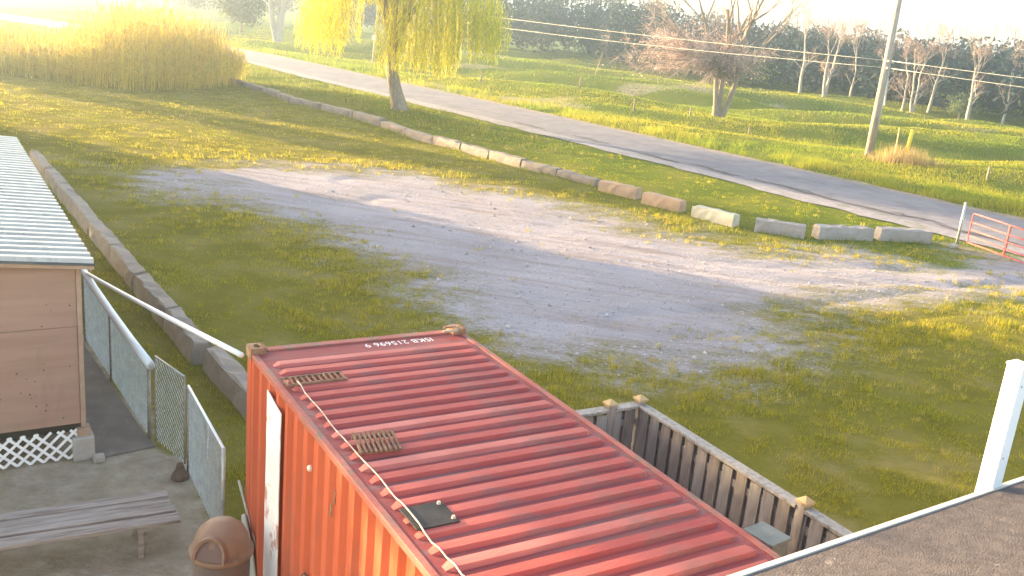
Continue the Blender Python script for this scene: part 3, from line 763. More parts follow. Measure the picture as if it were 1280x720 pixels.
# ------------------------------------------------------------------ concrete block rows
M_block = [mat("block_concrete", (.205,.165,.15), (.27,.22,.20), 3, .9, .6, 18, c3=(.14,.11,.095), s3=1.4, t3=(.5,.7)),
           mat("block_concrete_pale", (.50,.45,.37), (.42,.37,.30), 3, .9, .6, 18, c3=(.30,.25,.19), s3=1.4, t3=(.56,.7)),
           mat("block_concrete_rusty", (.43,.29,.20), (.36,.24,.17), 3, .9, .6, 18, c3=(.28,.20,.15), s3=1.4, t3=(.55,.7))]
M_block.append(mat('block_concrete_grey', (.30,.255,.245), (.36,.31,.30), 3, .9, .6, 18, c3=(.21,.175,.165), s3=1.4, t3=(.52,.72)))
def block(name, a, b, w, h, mt, label, cat, group, seed):
    a, b = Vector((*a,0)), Vector((*b,0)); L_ = (b-a).length; ang = math.atan2(b.y-a.y, b.x-a.x); c = (a+b)/2
    rr = random.Random(seed); mb = MB(); nxs = 9
    # front face on the side of -y local, back at +w; slightly battered and chipped
    prof = [(0,-.12),(0.0,h*.55),(.025,h*.93),(.05,h),(w-.05,h),(w-.025,h*.93),(w,h*.55),(w,-.12)]; n = len(prof); vs = []
    for i in range(nxs):
        t = -L_/2+L_*i/(nxs-1)
        for k, (py, pz) in enumerate(prof):
            ch = rr.uniform(-.018,.018)
            top = (rr.uniform(-.06,.0) if (k in (3,4) and rr.random() < .4) else 0)
            e = (.03 if i == 0 else -.03) if (i in (0, nxs-1) and k in (3,4)) else 0
            vs.append((t+ch*.5+e, py+ch, pz+top+(ch*.6 if 0 < k < n-1 else 0)))
    fs = [(i*n+k, (i+1)*n+k, (i+1)*n+k+1, i*n+k+1) for i in range(nxs-1) for k in range(n-1)]
    fs += [tuple(range(n)), tuple((nxs-1)*n+k for k in range(n))[::-1]]
    o = mb.add(vs, fs).build(name, mt)
    o.location = (c.x, c.y, hz(c.x, c.y)*.6); o.rotation_euler = (rr.uniform(-.04,.04), rr.uniform(-.015,.015), ang)
    return tag(o, label, cat, group)
ROW = [(-21.5,64.6),(-19.7,62.2),(-17.9,59.9),(-16.0,57.5),(-13.46,53.8),(-11.37,52.1),(-9.2,49.97),(-7.38,47.8),(-5.8,45.2),(-4.27,43.3),(-2.86,41.7),(-1.54,40.15),(-.14,38.5),(1.31,37.2),(2.78,35.7)]
GR = "concrete blocks lining the lot's far edge"
NTH = ["first","second","third","fourth","fifth","sixth","seventh","eighth","ninth","tenth","eleventh","twelfth","thirteenth","fourteenth"]
pieces = []
for i in range(len(ROW)-1):
    a = np.array(ROW[i]); b_ = np.array(ROW[i+1]); d = (b_-a); L_ = np.linalg.norm(d); d /= L_
    nsub = 1 if L_ < 3.4 else 2
    for s in range(nsub):
        p = a+d*(L_*s/nsub+.03); q = a+d*(L_*(s+1)/nsub-.05); pieces.append((p, q))
npc = len(pieces)
for i, (p, q) in enumerate(pieces):
    from_r = npc-1-i
    word = "nearest of the grey blocks, next to the rusty orange block" if from_r == 0 else "grey block in the far row, %s from the rusty orange block" % NTH[min(from_r, 13)] if from_r < 14 else "grey block at the far end of the row, near the reeds"
    block("concrete_block", p, q, .42, .34+rnd.uniform(-.05,.05), M_block[0], word, "concrete block", GR, 100+i)
for i, (p, q, mi, lb) in enumerate((
    ((2.83,34.95),(4.12,33.95),2,"rusty orange block with pale chipped corner, left of the cracked one"),
    ((4.26,33.30),(5.45,32.2),2,"cracked orange-brown block beside the bright cream block"),
    ((5.78,31.68),(6.95,30.52),1,"bright cream chipped block lit by the sun"),
    ((7.62,30.22),(9.14,29.77),3,"grey block just right of the bright cream block, left end lit"),
    ((9.66,30.0),(11.6,30.56),3,"grey notched block, second from the gate post"),
    ((11.88,30.70),(13.68,31.0),3,"grey block at the row's right end, nearest the red gate"))):
    block("concrete_block", p, q, .42, .43, M_block[mi], lb, "concrete block", GR, 300+i)
M_brown = mat('block_brown', (.24,.195,.17), (.30,.25,.22), 3, .9, .6, 18, c3=(.19,.15,.125), s3=1.4, t3=(.5,.7))
LROW = [(-15.9,30.1),(-14.1,27.5),(-12.8,25.6),(-11.5,23.75),(-10.15,21.75),(-8.85,19.9),(-7.55,18.0),(-6.25,16.2),(-5.16,14.64),(-5.02,14.46),(-3.72,12.62)]
prs = [(LROW[i], LROW[i+1]) for i in range(8)] + [(LROW[9], LROW[10])]
for i, (a, b_) in enumerate(prs):
    a = np.array(a); b_ = np.array(b_); d = b_-a; d /= np.linalg.norm(d)
    k = len(prs)-1-i
    lb = ("nearest block of the left row, its end hidden behind the container" if k == 0 else "block behind the wire fence, second in the left row, pale end showing" if k == 1 else "block in the row beside the shed, %s from the container" % NTH[k])
    sh_ = np.array([.0,.0]) if k else np.array([.06,.05])
    block("concrete_block", a+d*.02+sh_, b_-d*.02+sh_, .32, .42, M_brown, lb, "concrete block", "concrete blocks in the row beside the shed", 500+i)

# ------------------------------------------------------------------ own roof at bottom right, white post
M_roof = mat("rolled_roofing", (.075,.062,.066), (.105,.088,.09), 14, .95, .5, 90, c3=(.22,.185,.18), s3=9, t3=(.62,.74))
M_drip = mat("drip_edge_metal", (.46,.43,.41), (.38,.36,.34), 5, .4, .05, 20)
M_siding = mat("house_siding", (.55,.53,.50), (.48,.46,.44), 4, .7)
E_YAW = math.atan2(.563, .826)
house = thing("porch_roof", "low grey roof with pale metal edge in the bottom right corner", "roof", (1.30, 4.345, 0), E_YAW)
RZ = 3.4; ex = 9.0
def slab(x0, x1, y0, y1, zt, th, sl):
    vs = [(x0,y0,zt-y0*sl-th),(x1,y0,zt-y0*sl-th),(x1,y1,zt-y1*sl-th),(x0,y1,zt-y1*sl-th),(x0,y0,zt-y0*sl),(x1,y0,zt-y0*sl),(x1,y1,zt-y1*sl),(x0,y1,zt-y1*sl)]
    return MB().add(vs, [(0,3,2,1),(4,5,6,7),(0,1,5,4),(1,2,6,5),(2,3,7,6),(3,0,4,7)])
for k in range(4):                       # courses of roll roofing, lapped
    slab(-3.0, ex, -4.2 if k == 3 else -(k+1)*.92-.04, -k*.92-(.03 if k == 0 else 0), RZ-.002+k*.004, .035, .14).build("roofing_course", M_roof, house)
slab(-3.0, ex, -.022, .022, RZ+.006, .03, .14).build("drip_edge", M_drip, house, bevel=.004)
MB().box(-3.0, ex, -.02, .022, RZ-.16, RZ-.03).build("fascia", M_drip, house)
MB().box(-3.0, ex, -.75, -.60, 0, RZ+.05).build("wall", M_siding, house)
wp = thing("white_post", "white square post rising behind the porch roof's edge", "post", (3.26, 5.74, 0), E_YAW)
MB().box(-.055, .055, -.055, .055, 0, 4.24).build("shaft", M_pvc, wp, bevel=.008)
MB().box(-.060, .060, -.060, .060, 4.241, 4.26).build("cap", M_pvc, wp, bevel=.006)
for zz in (3.62, 4.12):
    sc_ = MB().lathe([(0,.004),(.007,.003),(.008,0)], 8).build("screw", M_galv, wp); sc_.location = (-.02, -.0555, zz); sc_.rotation_euler = (math.pi/2, 0, 0)

# ------------------------------------------------------------------ gate, posts, utility poles
M_gred = mat("red_gate_paint", (.52,.10,.10), (.42,.08,.08), 6, .45, .05, 30, c3=(.62,.30,.30), s3=6, t3=(.55,.75))
gt = thing("tube_gate", "red tubular steel farm gate standing open at the lot entrance", "gate", (14.98, 31.25, 0), math.atan2(29.61-31.28, 15.35-14.92))
GL = 3.6; zs = [.18, .40, .62, .86, 1.20]
zs = [.16, .38, .60, .84, 1.14]
for i, z in enumerate(zs): MB().tube([(.04 if i else .0, 0, z), (GL, 0, z)], .022, 10).build("bar", M_gred, gt, True)
MB().tube([(.06,0,1.14),(.015,0,1.11),(0,0,1.04),(0,0,.26),(.01,0,.19),(.05,0,.16)], .022, 10).build("end_stile", M_gred, gt, True)
MB().tube([(GL,0,.16),(GL,0,1.14)], .022, 10).build("end_stile", M_gred, gt, True)
for xx in (1.72,): MB().box(xx-.03, xx+.03, -.026, .026, .12, 1.17).build("upright", M_gred, gt)
gpst = thing("gate_post", "thin pale metal post beside the red gate", "post", (14.93, 31.85, 0))
MB().tube([(0,0,-.2),(0,0,1.36)], .045, 12).build("shaft", M_galv, gpst, True); MB().lathe([(.048,1.361),(.048,1.38),(.0,1.40)], 12).build("cap", M_galv, gpst, True)
rk = thing("boulder", "small pale stone at the foot of the gate post", "stone", (14.35, 30.75, 0))
me = bpy.data.meshes.new("rock"); bmm = bmesh.new(); bmesh.ops.create_icosphere(bmm, subdivisions=2, radius=.14)
for v in bmm.verts: v.co *= 1+rnd.uniform(-.15,.15); v.co.z *= .75
bmm.to_mesh(me); bmm.free(); me.materials.append(M_conc); put("rock", me, rk).location = (0,0,.07)

M_pole = mat("pole_wood", (.30,.25,.22), (.38,.32,.285), 5, .9, .4, 30, stretch=(4,4,.4), c3=(.17,.135,.11), s3=2, t3=(.5,.7))
M_metal = mat("pole_hardware", (.40,.40,.40), (.30,.30,.30), 8, .5, metal=.4)
POLE_A = (19.95, 55.85); POLE_B = (-15.66, 94.77); POLE_C = (56, 17)
pa = thing("utility_pole", "tall leaning-looking wooden utility pole by the road at right", "utility pole", (*POLE_A, hz(*POLE_A)))
MB().tube([(0,0,-.5),(0,0,4),(0,.0,11)], [.23,.205,.16], 14).build("shaft", M_pole, pa, True)
MB().box(-.02,.40,-.03,.03,5.30,5.36).build("bracket", M_metal, pa)
MB().tube([(.25,.05,-.3),(.235,.05,5.2)], .045, 8).build("conduit", M_galv, pa, True)
for z in (5.33, 4.95): MB().lathe([(0,z),(.05,z+.01),(.06,z+.06),(.05,z+.12),(0,z+.13)], 10, (.0,-.26)).build("insulator", M_plac, pa, True)
M_palepole = mat("pale_pole_wood", (.42,.36,.30), (.50,.44,.38), 5, .9, .3, 30)
pbo = thing("utility_pole", "slim pale utility pole with white meter box behind the willow", "utility pole", (*POLE_B, hz(*POLE_B)))
MB().tube([(0,0,-.5),(.22,0,4),(.42,0,8.6)], [.15,.13,.10], 12).build("shaft", M_palepole, pbo, True)
MB().box(-.16,.30,-.30,-.14,2.30,2.75).build("meter_box", M_plac, pbo, bevel=.02)
M_wire = mat("pale_wire", (.52,.50,.46), (.44,.42,.39), 5, .5, metal=.3)
def wire(a, b, sag, label):
    a, b = Vector(a), Vector(b)
    pts = [a+(b-a)*t+Vector((0,0,-sag*4*t*(1-t))) for t in np.linspace(0,1,25)]
    tag(MB().tube(pts, .017, 5).build("overhead_wire", M_wire, None, True), label, "wire", "overhead wires along the road")
wire((POLE_B[0]+.3,POLE_B[1]-.1,6.0), (POLE_A[0],POLE_A[1]-.2,5.45), .25, "upper wire crossing from the willow to the right utility pole")
wire((POLE_B[0]+.3,POLE_B[1]-.1,5.15), (POLE_A[0],POLE_A[1]-.2,5.05), .35, "lower wire crossing from the willow to the right utility pole")
wire((POLE_A[0],POLE_A[1]-.2,5.45), (*POLE_C,5.6), .35, "upper wire leaving the right utility pole toward the photo's edge")
wire((POLE_A[0],POLE_A[1]-.2,5.05), (*POLE_C,5.15), .45, "lower wire leaving the right utility pole toward the photo's edge")
M_yel = mat("yellow_plastic", (.75,.52,.03), (.65,.44,.03), 6, .45)
M_stake = mat("tan_stake", (.50,.34,.17), (.40,.27,.14), 6, .8)
ym_ = thing("marker_post", "yellow plastic marker post right of the big utility pole", "marker post", (21.25,53.6, hz(21.25,53.6)))
MB().box(-.025,.025,-.025,.025,-.2,.75).build("stake", M_stake, ym_)
MB().tube([(0,0,.7),(.02,0,1.2),(.05,0,1.85)], [.07,.10,.09], 12).build("sleeve", M_yel, ym_, True)
ys = thing("marker_post", "orange-brown wooden stake between the utility pole and the yellow marker", "marker post", (20.75,53.95, hz(20.75,53.95)))
MB().bar((0,0,-.2),(-.05,0,1.85),.09,.05).build("stake", M_stake, ys)
M_fpost = mat("old_fence_post", (.20,.15,.11), (.28,.22,.17), 6, .9, .4, 30)
for i, (px, py, h, lb) in enumerate(((3.83,77.2,.95,"short dark post on the far verge nearest the willow"),(7.42,68.5,.95,"short dark post on the far verge left of the bare tree"),(11.4,68.4,.7,"stubby post just left of the bare tree's trunks"),
        (14.6,63.4,.6,"low pale stump post right of the bare tree"),(24.2,49.9,.7,"crooked little post on the verge right of the utility pole"),(-4.2,79.5,.8,"small post on the far verge behind the willow's strands"))):
    t = thing("fence_post", lb, "post", (px, py, hz(px, py)), rnd.uniform(0,1), "short posts along the field verge")
    MB().tube([(0,0,-.2),(rnd.uniform(-.05,.05),0,h)], [.075,.06], 8).build("shaft", M_fpost, t, True)

# ------------------------------------------------------------------ leaves, trees
def quads_from(P, D, W, cols):
    """P centres (n,3), D half-length vectors (n,3), W half-width vectors (n,3)"""
    n = len(P)
    V = np.stack([P-D-W*.6, P-D+W*.6, P+D+W*.35, P+D-W*.35], 1).reshape(-1, 3)
    F = np.arange(4*n).reshape(n, 4)
    return V, F, np.repeat(cols, 4, 0)
def rand_dirs(n, g=rng):
    v = g.normal(size=(n, 3)); return v/np.linalg.norm(v, axis=1)[:, None]
M_leaf = leaf_mat("leaves", .45); M_straw = leaf_mat("reed_straw", .5); M_grass = leaf_mat("grass_blades", .5); M_twig = leaf_mat("twigs", .25, .85)
M_bark = mat("bark_grey_brown", (.20,.155,.13), (.29,.235,.20), 4, .95, .6, 20, stretch=(3,3,.6))
M_bark_pale = mat("bark_pale", (.40,.35,.32), (.30,.26,.24), 4, .9, .4, 20, stretch=(2,2,.8), c3=(.20,.17,.15), s3=3, t3=(.6,.72))

def leaf_cloud(P, size, base, var, g=rng, droop=0.0, aspect=.45):
    n = len(P); D = rand_dirs(n, g); D[:, 2] -= droop; D /= np.linalg.norm(D, axis=1)[:, None]
    W = np.cross(D, rand_dirs(n, g)); W /= np.linalg.norm(W, axis=1)[:, None]
    s = size*g.uniform(.6, 1.35, n)[:, None]
    c = np.clip(np.array(base)[None]*(1+g.normal(0, var, n)[:, None]) * (1+g.normal(0, .08, (n, 3))), .005, .9)
    return quads_from(P, D*s*.5, W*s*aspect, c)

# willow ---------------------------------------------------------------
wx, wy = -7.55, 55.2; wz = hz(wx, wy)
wil = thing("willow_tree", "weeping willow with yellow hanging strands and a bent trunk", "tree", (wx, wy, wz))
b = MB()
b.tube([(.15,0,-.3),(.05,0,.25),(-.18,0,1.0),(-.42,0,1.9),(-.55,.1,2.9),(-.55,.15,3.9)], [.62,.46,.38,.35,.33,.28], 12)
limbs = []
g_ = random.Random(5)
for k in range(15):
    a = g_.uniform(0, 2*math.pi); rr = g_.uniform(2.2, 5.0); zt = g_.uniform(7.2, 9.6) - .16*rr
    p0 = Vector((-.55, .12, g_.uniform(2.6, 3.9))); tx, ty = rr*math.cos(a)-.1, .75*rr*math.sin(a)
    mid = Vector((p0.x+tx*.4, p0.y+ty*.4, p0.z+(zt-p0.z)*.75)); end = Vector((p0.x+tx, p0.y+ty, zt-.5))
    b.tube([p0, (p0+mid)/2+Vector((0,0,.4)), mid, (mid+end)/2+Vector((0,0,.35)), end], [.19,.15,.11,.07,.035], 7); limbs.append((mid, end))
b.build("trunk", M_bark, wil, True)
Ps, Ds, Ws, Cs = [], [], [], []
twb = MB()
g = np.random.default_rng(8)
def strands(n, x0, x1, y0, y1, zb, zv, dens=.085, yel=1.0):
    for _ in range(n):
        sx, sy = g.uniform(x0, x1), g.uniform(y0, y1)
        zt = 9.0-.085*sx*sx-.06*sy*sy + g.uniform(-2.2, .5); zbm = zb+abs(g.normal(0, zv)) + g.uniform(-.15,.3)
        if zt-zbm < .8: zt = zbm+.8
        m_ = int((zt-zbm)/dens); t = np.linspace(0, 1, m_)
        out = np.array([sx, sy])/max(.5, math.hypot(sx, sy))
        px = sx + out[0]*.25*np.sin(t*1.6) + .04*np.sin(t*9+sx*7) + g.normal(0, .035, m_)
        py = sy + out[1]*.25*np.sin(t*1.6) + g.normal(0, .035, m_)
        P = np.stack([px, py, zt-(zt-zbm)*t], 1)
        Ps.append(P); D = np.c_[g.normal(0,.35,m_), g.normal(0,.35,m_), -np.ones(m_)]; D /= np.linalg.norm(D,axis=1)[:,None]
        W = np.cross(D, rand_dirs(m_, g)); W /= np.linalg.norm(W,axis=1)[:,None]
        s = g.uniform(.07,.13,m_)[:,None]; Ds.append(D*s); Ws.append(W*g.uniform(.016,.030,m_)[:,None])
        c = np.array([.60,.52,.03]) if g.random() < .78*yel else np.array([.40,.42,.06]); c = c*g.uniform(.7,1.2)
        Cs.append(np.clip(c[None]*(1+g.normal(0,.15,m_)[:,None]),.01,.8))
strands(230, -5.4, -2.5, -2.6, 2.6, 3.0, .8)
strands(70, -5.5, -3.2, -2.0, 2.0, 2.6, .5)
strands(120, -2.5, -.9, -2.5, 2.8, 5.5, .6)
strands(380, -1.0, 3.0, -3.0, 2.6, 2.1, .8)
strands(200, 2.6, 5.3, -2.4, 2.6, 2.9, .9, yel=.35)
strands(90, 3.6, 5.9, -1.5, 2.0, 3.6, .7, yel=.35)
V_, F_, C_ = quads_from(np.concatenate(Ps), np.concatenate(Ds), np.concatenate(Ws), np.concatenate(Cs))
put("crown", np_mesh("crown", V_, F_, M_leaf, C_), wil)

# bare trees -------------------------------------------------------------
def grow(b, p, d, ln, r, depth, rr, tips, spread=.6, upb=.15, nsub=3, segs=4, nmin=5):
    pts = [p.copy()]; rs = [r]; q = p.copy(); dd = d.copy()
    for i in range(segs):
        dd = (dd + Vector((rr.gauss(0,.13), rr.gauss(0,.13), rr.gauss(0,.10)+upb*.3))).normalized(); q = q+dd*(ln/segs); pts.append(q.copy()); rs.append(r*(1-.5*(i+1)/segs))
    b.tube(pts, rs, 8 if r > .08 else (5 if r > .03 else 3), False)
    tips.append((q.copy(), dd.copy()))
    if depth == 0: return
    for k in range(nsub):
        i = rr.randint(max(1, segs//2), segs); base = pts[i]
        ax = Vector((rr.gauss(0,1), rr.gauss(0,1), rr.gauss(0,.6))).normalized()
        nd = (dd + ax*spread + Vector((0,0,upb))).normalized()
        grow(b, base, nd, ln*rr.uniform(.55,.8), rs[i]*rr.uniform(.55,.75), depth-1, rr, tips, spread, upb, nsub, segs, nmin)
def twig_fan(tips, g, n, ln, col, droop=.1, wid=.018, var=.2):
    P, D, W = [], [], []
    for (q, dd) in tips:
        for _ in range(n):
            v = np.array(dd)*.8+g.normal(0,.75,3); v[2] -= droop; v /= np.linalg.norm(v); l = ln*g.uniform(.4,1.2)
            w_ = np.cross(v, g.normal(size=3)); w_ /= np.linalg.norm(w_)
            P.append(np.array(q)+v*l*.5+g.normal(0,.05,3)); D.append(v*l*.5); W.append(w_*wid)
    P, D, W = map(np.array, (P, D, W)); n_ = len(P)
    c = np.clip(np.array(col)[None]*(1+g.normal(0,var,n_)[:,None]),.01,.9)
    return quads_from(P, D, W, c)

bx_, by_ = 13.95, 71.2
bt = thing("bare_tree", "many-stemmed bare tree with tangled pinkish twigs across the road", "tree", (bx_, by_, hz(bx_, by_)))
rr = random.Random(17); b = MB(); tips = []
stems = [((-.22,0,-.2), (-.62,0,3.2), .20), ((.0,.1,-.2), (-.12,.1,3.2), .17), ((.20,0,-.2), (1.0,0,3.0), .19)]
for p, q, r in stems:
    p, q = Vector(p), Vector(q); b.tube([p, p*.7+q*.3+Vector((.03,0,0)), q], [r*1.3, r, r*.85], 10, False)
up_l = [((-.5,0,3.2),(-1.0,.1,1),4.2,.15),((-.5,0,3.2),(-.35,-.2,1),4.6,.15),((-.1,.1,3.2),(-.05,.2,1),4.6,.15),((-.1,.1,3.2),(.35,-.1,1),4.8,.16),((.85,0,3.0),(.25,.2,1),4.8,.16),((.85,0,3.0),(.9,0,1),4.0,.13)]
for p, d, ln, r in up_l: grow(b, Vector(p), Vector(d).normalized(), ln, r*1.25, 3, rr, tips, .65, .12, 3, 5)
low = []
for k in range(85):
    st_ = stems[rr.randrange(3)]; p = Vector(st_[1])*rr.uniform(.8,1.0)
    if rr.random() < .8: q = Vector((-3.7+rr.gauss(0,2.1), rr.gauss(0,1.3), 4.2+rr.gauss(0,1.15)))
    else: q = Vector((.6+rr.gauss(0,1.0), rr.gauss(0,1.0), 4.1+rr.gauss(0,.7)))
    q.z = max(q.z, 2.4+.2*abs(q.x)*.5); mid = (p+q)/2+Vector((rr.gauss(0,.25),rr.gauss(0,.25),.55+rr.random()*.5))
    b.tube([p, (p*.6+mid*.4)+Vector((0,0,.15)), mid, (mid+q)/2+Vector((0,0,.15)), q], [.06,.05,.036,.024,.012], 4, False)
    for t_ in (.35,.5,.65,.8,1.0): 
        pt = (mid*(1-(t_-.35)/.65)+q*((t_-.35)/.65)); low.append((pt, ((q-mid).normalized())))
b.build("trunk", M_bark, bt, True)
g = np.random.default_rng(4)
V1, F1, C1 = twig_fan(tips, g, 5, .8, (.23,.15,.12), .0, .011)
V2, F2, C2 = twig_fan(low, g, 15, 1.0, (.50,.38,.35), .25, .013, .4)
Pl = np.array([np.array(low[g.integers(len(low))][0])+g.normal(0,.5,3) for _ in range(1600)])
V3, F3, C3 = leaf_cloud(Pl, .13, (.50,.36,.31), .3, g)
Pg = np.array([(1.9,0,3.6)])+g.normal(0,1,(350,3))*np.array([.9,.6,.5])
V4, F4, C4 = leaf_cloud(Pg, .12, (.22,.24,.06), .3, g)
def cat(*L_):
    o = 0; Vs, Fs, Cs_ = [], [], []
    for V_, F_, C_ in L_: Vs.append(V_); Fs.append(F_+o); Cs_.append(C_); o += len(V_)
    return np.concatenate(Vs), np.concatenate(Fs), np.concatenate(Cs_)
V_, F_, C_ = cat((V1,F1,C1),(V2,F2,C2),(V3,F3,C3),(V4,F4,C4))
put("crown", np_mesh("crown", V_, F_, M_twig, C_), bt)

def small_tree(name, label, x, y, h, r, seed, pale=True, nst=1, lean=.06, twigs=6, tcol=(.36,.24,.20), group=None, leaves=0, lcol=(.2,.2,.06), depth=3, spread=.5):
    rr = random.Random(seed); t = thing(name, label, "tree", (x, y, hz(x, y)), 0, group); b = MB(); tips = []
    for s in range(nst):
        d = Vector((rr.uniform(-lean,lean)+(.16*(s-(nst-1)/2)), rr.uniform(-lean,lean), 1)).normalized()
        p = Vector((.12*s,0,-.2)); q = p+d*h*.5
        b.tube([p, (p+q)/2+Vector((rr.uniform(-.1,.1),0,0)), q], [r*1.15, r*.95, r*.75], 8, False)
        grow(b, q, d, h*.38, r*.72, depth, rr, tips, spread, .3, 3, 4)
        for k in range(4):
            z = rr.uniform(.28,.5)*h; base = p+d*z
            grow(b, base, Vector((rr.choice((-1,1))*rr.uniform(.5,1),rr.uniform(-.6,.6),rr.uniform(.5,1))).normalized(), h*.2, r*.32, 1, rr, tips, .6, .2, 3, 3)
    b.build("trunk", M_bark_pale if pale else M_bark, t, True)
    g = np.random.default_rng(seed); L_ = [twig_fan(tips, g, twigs, h*.11, tcol, .0, .018, .25)]
    if leaves:
        P = np.array([np.array(tips[g.integers(len(tips))][0])+g.normal(0,.45,3) for _ in range(leaves)]); L_.append(leaf_cloud(P, .2, lcol, .3, g))
    V_, F_, C_ = cat(*L_); put("crown", np_mesh("crown", V_, F_, M_twig, C_), t); return t
BG = "thin pale trees along the far edge of the field"
for i, (px, py, h, r, lb) in enumerate(((30.4,110.5,9.4,.19,"slim pale tree at the wood's edge, leftmost of the thin ones"),(32.3,107.6,8.2,.19,"forked pale tree, second of the thin ones from the left"),
        (36.6,112.0,8.4,.18,"slim leaning pale tree, third of the thin ones, left of the pole"),(37.7,103.5,6.5,.13,"faint thin tree just right of the utility pole"),(38.9,101.8,7.0,.14,"thin pale sapling, second right of the utility pole"),
        (39.6,100.9,7.4,.15,"pale tree with spreading top, third right of the utility pole"),(41.4,101.2,8.0,.17,"pale tree, fourth right of the utility pole, bent trunk"),(42.6,94.6,8.4,.20,"tall pale tree standing alone near the right edge"),
        (47.2,97.0,8.0,.15,"pinkish bare tree right of the lone tall one"),(45.4,100.4,7.6,.14,"slim tree half hidden behind the lone tall one"))):
    small_tree("pale_tree", lb, px, py, h*.80, r*.9, 40+i, True, 2 if i in (1,5) else 1, .07, 6, group=BG)
small_tree("bare_tree", "two-stemmed pale bare tree beyond the road, left of the willow", -31.4, 118.5, 9.5, .38, 71, True, 3, .12, 9, (.40,.33,.32))
small_tree("bare_tree", "dark trunk rising behind the reeds at upper left", -52.9, 128, 12, .42, 72, False, 1, .05, 8, (.3,.23,.2))

def bushy(name, label, x, y, h, rx, n, base, seed, group=None, tr=.18):
    g = np.random.default_rng(seed); t = thing(name, label, "tree", (x, y, hz(x, y)), 0, group)
    b = MB(); b.tube([(0,0,-.2),(.05,0,h*.35),(0,0,h*.8)], [tr,tr*.7,tr*.2], 8, False); rr = random.Random(seed)
    for k in range(7):
        z = h*rr.uniform(.2,.7); a = rr.uniform(0,6.28); b.tube([(0,0,z),(rx*.6*math.cos(a),rx*.6*math.sin(a),z+h*.12)], [tr*.4,.03], 5, False)
    b.build("trunk", M_bark, t, True)
    nc = 26; cc = rand_dirs(nc, g)*np.array([rx,rx,h*.42])[None]*g.uniform(.35,.95,nc)[:,None]+np.array([0,0,h*.55])
    cl = g.integers(nc, size=n); P = cc[cl]+g.normal(0,1,(n,3))*np.array([rx,rx,h*.3])*.22
    P[:,2] = np.maximum(P[:,2], .1)
    tone = g.uniform(.7,1.3,nc)[cl]
    V_, F_, C_ = leaf_cloud(P, h*.045+.08, base, .2, g); C_ = np.clip(C_*np.repeat(tone,4)[:,None],.004,.8)
    put("crown", np_mesh("crown", V_, F_, M_leaf, C_), t); return t
bushy("round_tree", "small dark rounded tree left of the two-stemmed bare tree", -37.5, 124, 7.5, 2.6, 2600, (.06,.085,.05), 61)
bushy("shrub", "low pale green bush at the wood's edge near the lone tall tree", 43.6, 98.8, 3.0, 1.8, 900, (.14,.17,.07), 62)
bushy("shrub", "low green bush at the right edge of the field", 52.5, 92.5, 3.2, 2.2, 900, (.11,.15,.06), 63)

# trees added out of view on the left, placed to shade the lot
def on_ray(c, t): return (nh.x*c+sh.x*t, nh.y*c+sh.y*t)
SHADE_GROUP = "unseen trees added to shade the lot"
k = 0
for c, t, h, rx in ((7.0,34,8.6,2.1),(10.4,36,8.8,2.2),(12.9,33,7.6,1.6),(15.2,30,4.6,1.2),(17.4,48,13.5,2.1),(20.6,47,13.5,2.1),(31.6,80,19,1.3)):
    px, py = on_ray(c, t)
    bushy("added_shade_tree", "dense unseen tree added to shade the lot, %s along the line" % NTH[k], px, py, h, rx, 5200, (.06,.085,.03), 80+k, SHADE_GROUP, .3); k += 1

# far woodland, one mass -----------------------------------------------------
g = np.random.default_rng(33)
BASE = catmull([(-190,215),(-120,205),(-80,192),(-46,174),(-20,156),(-3,146),(14,133),(29,119),(38,109),(46,98),(58,86),(80,66),(110,40)], 12)
bt_ = np.gradient(BASE, axis=0); bt_ /= np.linalg.norm(bt_,axis=1)[:,None]; bn_ = np.stack([-bt_[:,1], bt_[:,0]],1)
LV = []; wb = MB()
for k in range(430):
    i = g.integers(len(BASE)-1); fr = g.random(); q = BASE[i]*(1-fr)+BASE[i+1]*fr; dep = g.uniform(0,1)**1.3*26; q = q+bn_[i]*dep
    h = g.uniform(6.0,8.6)+dep*.05 + (4.0 if q[0] < -8 else 2.2 if q[0] < 20 else -.2); rx = g.uniform(1.8,3.2); n = 420
    P = rand_dirs(n,g)*np.array([rx,rx,h*.46])*(g.random(n)**.45)[:,None]; P[:,2] += h*.52; P[:,:2] += q
    P[:,2] = np.maximum(P[:,2], .1)
    base = np.array([.030,.046,.048]) if g.random() < .7 else np.array([.055,.060,.062]); 
    if g.random() < .08: base = np.array([.09,.10,.05])
    LV.append(leaf_cloud(P, .5, base*g.uniform(.85,1.15), .1, g))
    if g.random() < .5:       # bare twigs sticking out of the tops
        n = 40; P = np.c_[q[0]+g.normal(0,rx*.6,n), q[1]+g.normal(0,rx*.6,n), h*.93+g.uniform(0,1.6,n)]
        D = np.c_[g.normal(0,.3,n), g.normal(0,.3,n), np.ones(n)]; D /= np.linalg.norm(D,axis=1)[:,None]; W = np.cross(D, rand_dirs(n,g)); 
        LV.append(quads_from(P, D*g.uniform(.4,1.0,n)[:,None], W*.035, np.clip(np.array([.26,.18,.16])[None]*g.uniform(.7,1.3,n)[:,None],.01,.8)))
V_, F_, C_ = cat(*LV)
tag(put("woodland", np_mesh("woodland", V_, F_, leaf_mat("dark_foliage", .15, .8), C_)), "far dark woodland closing off the field", "wood", kind="stuff")

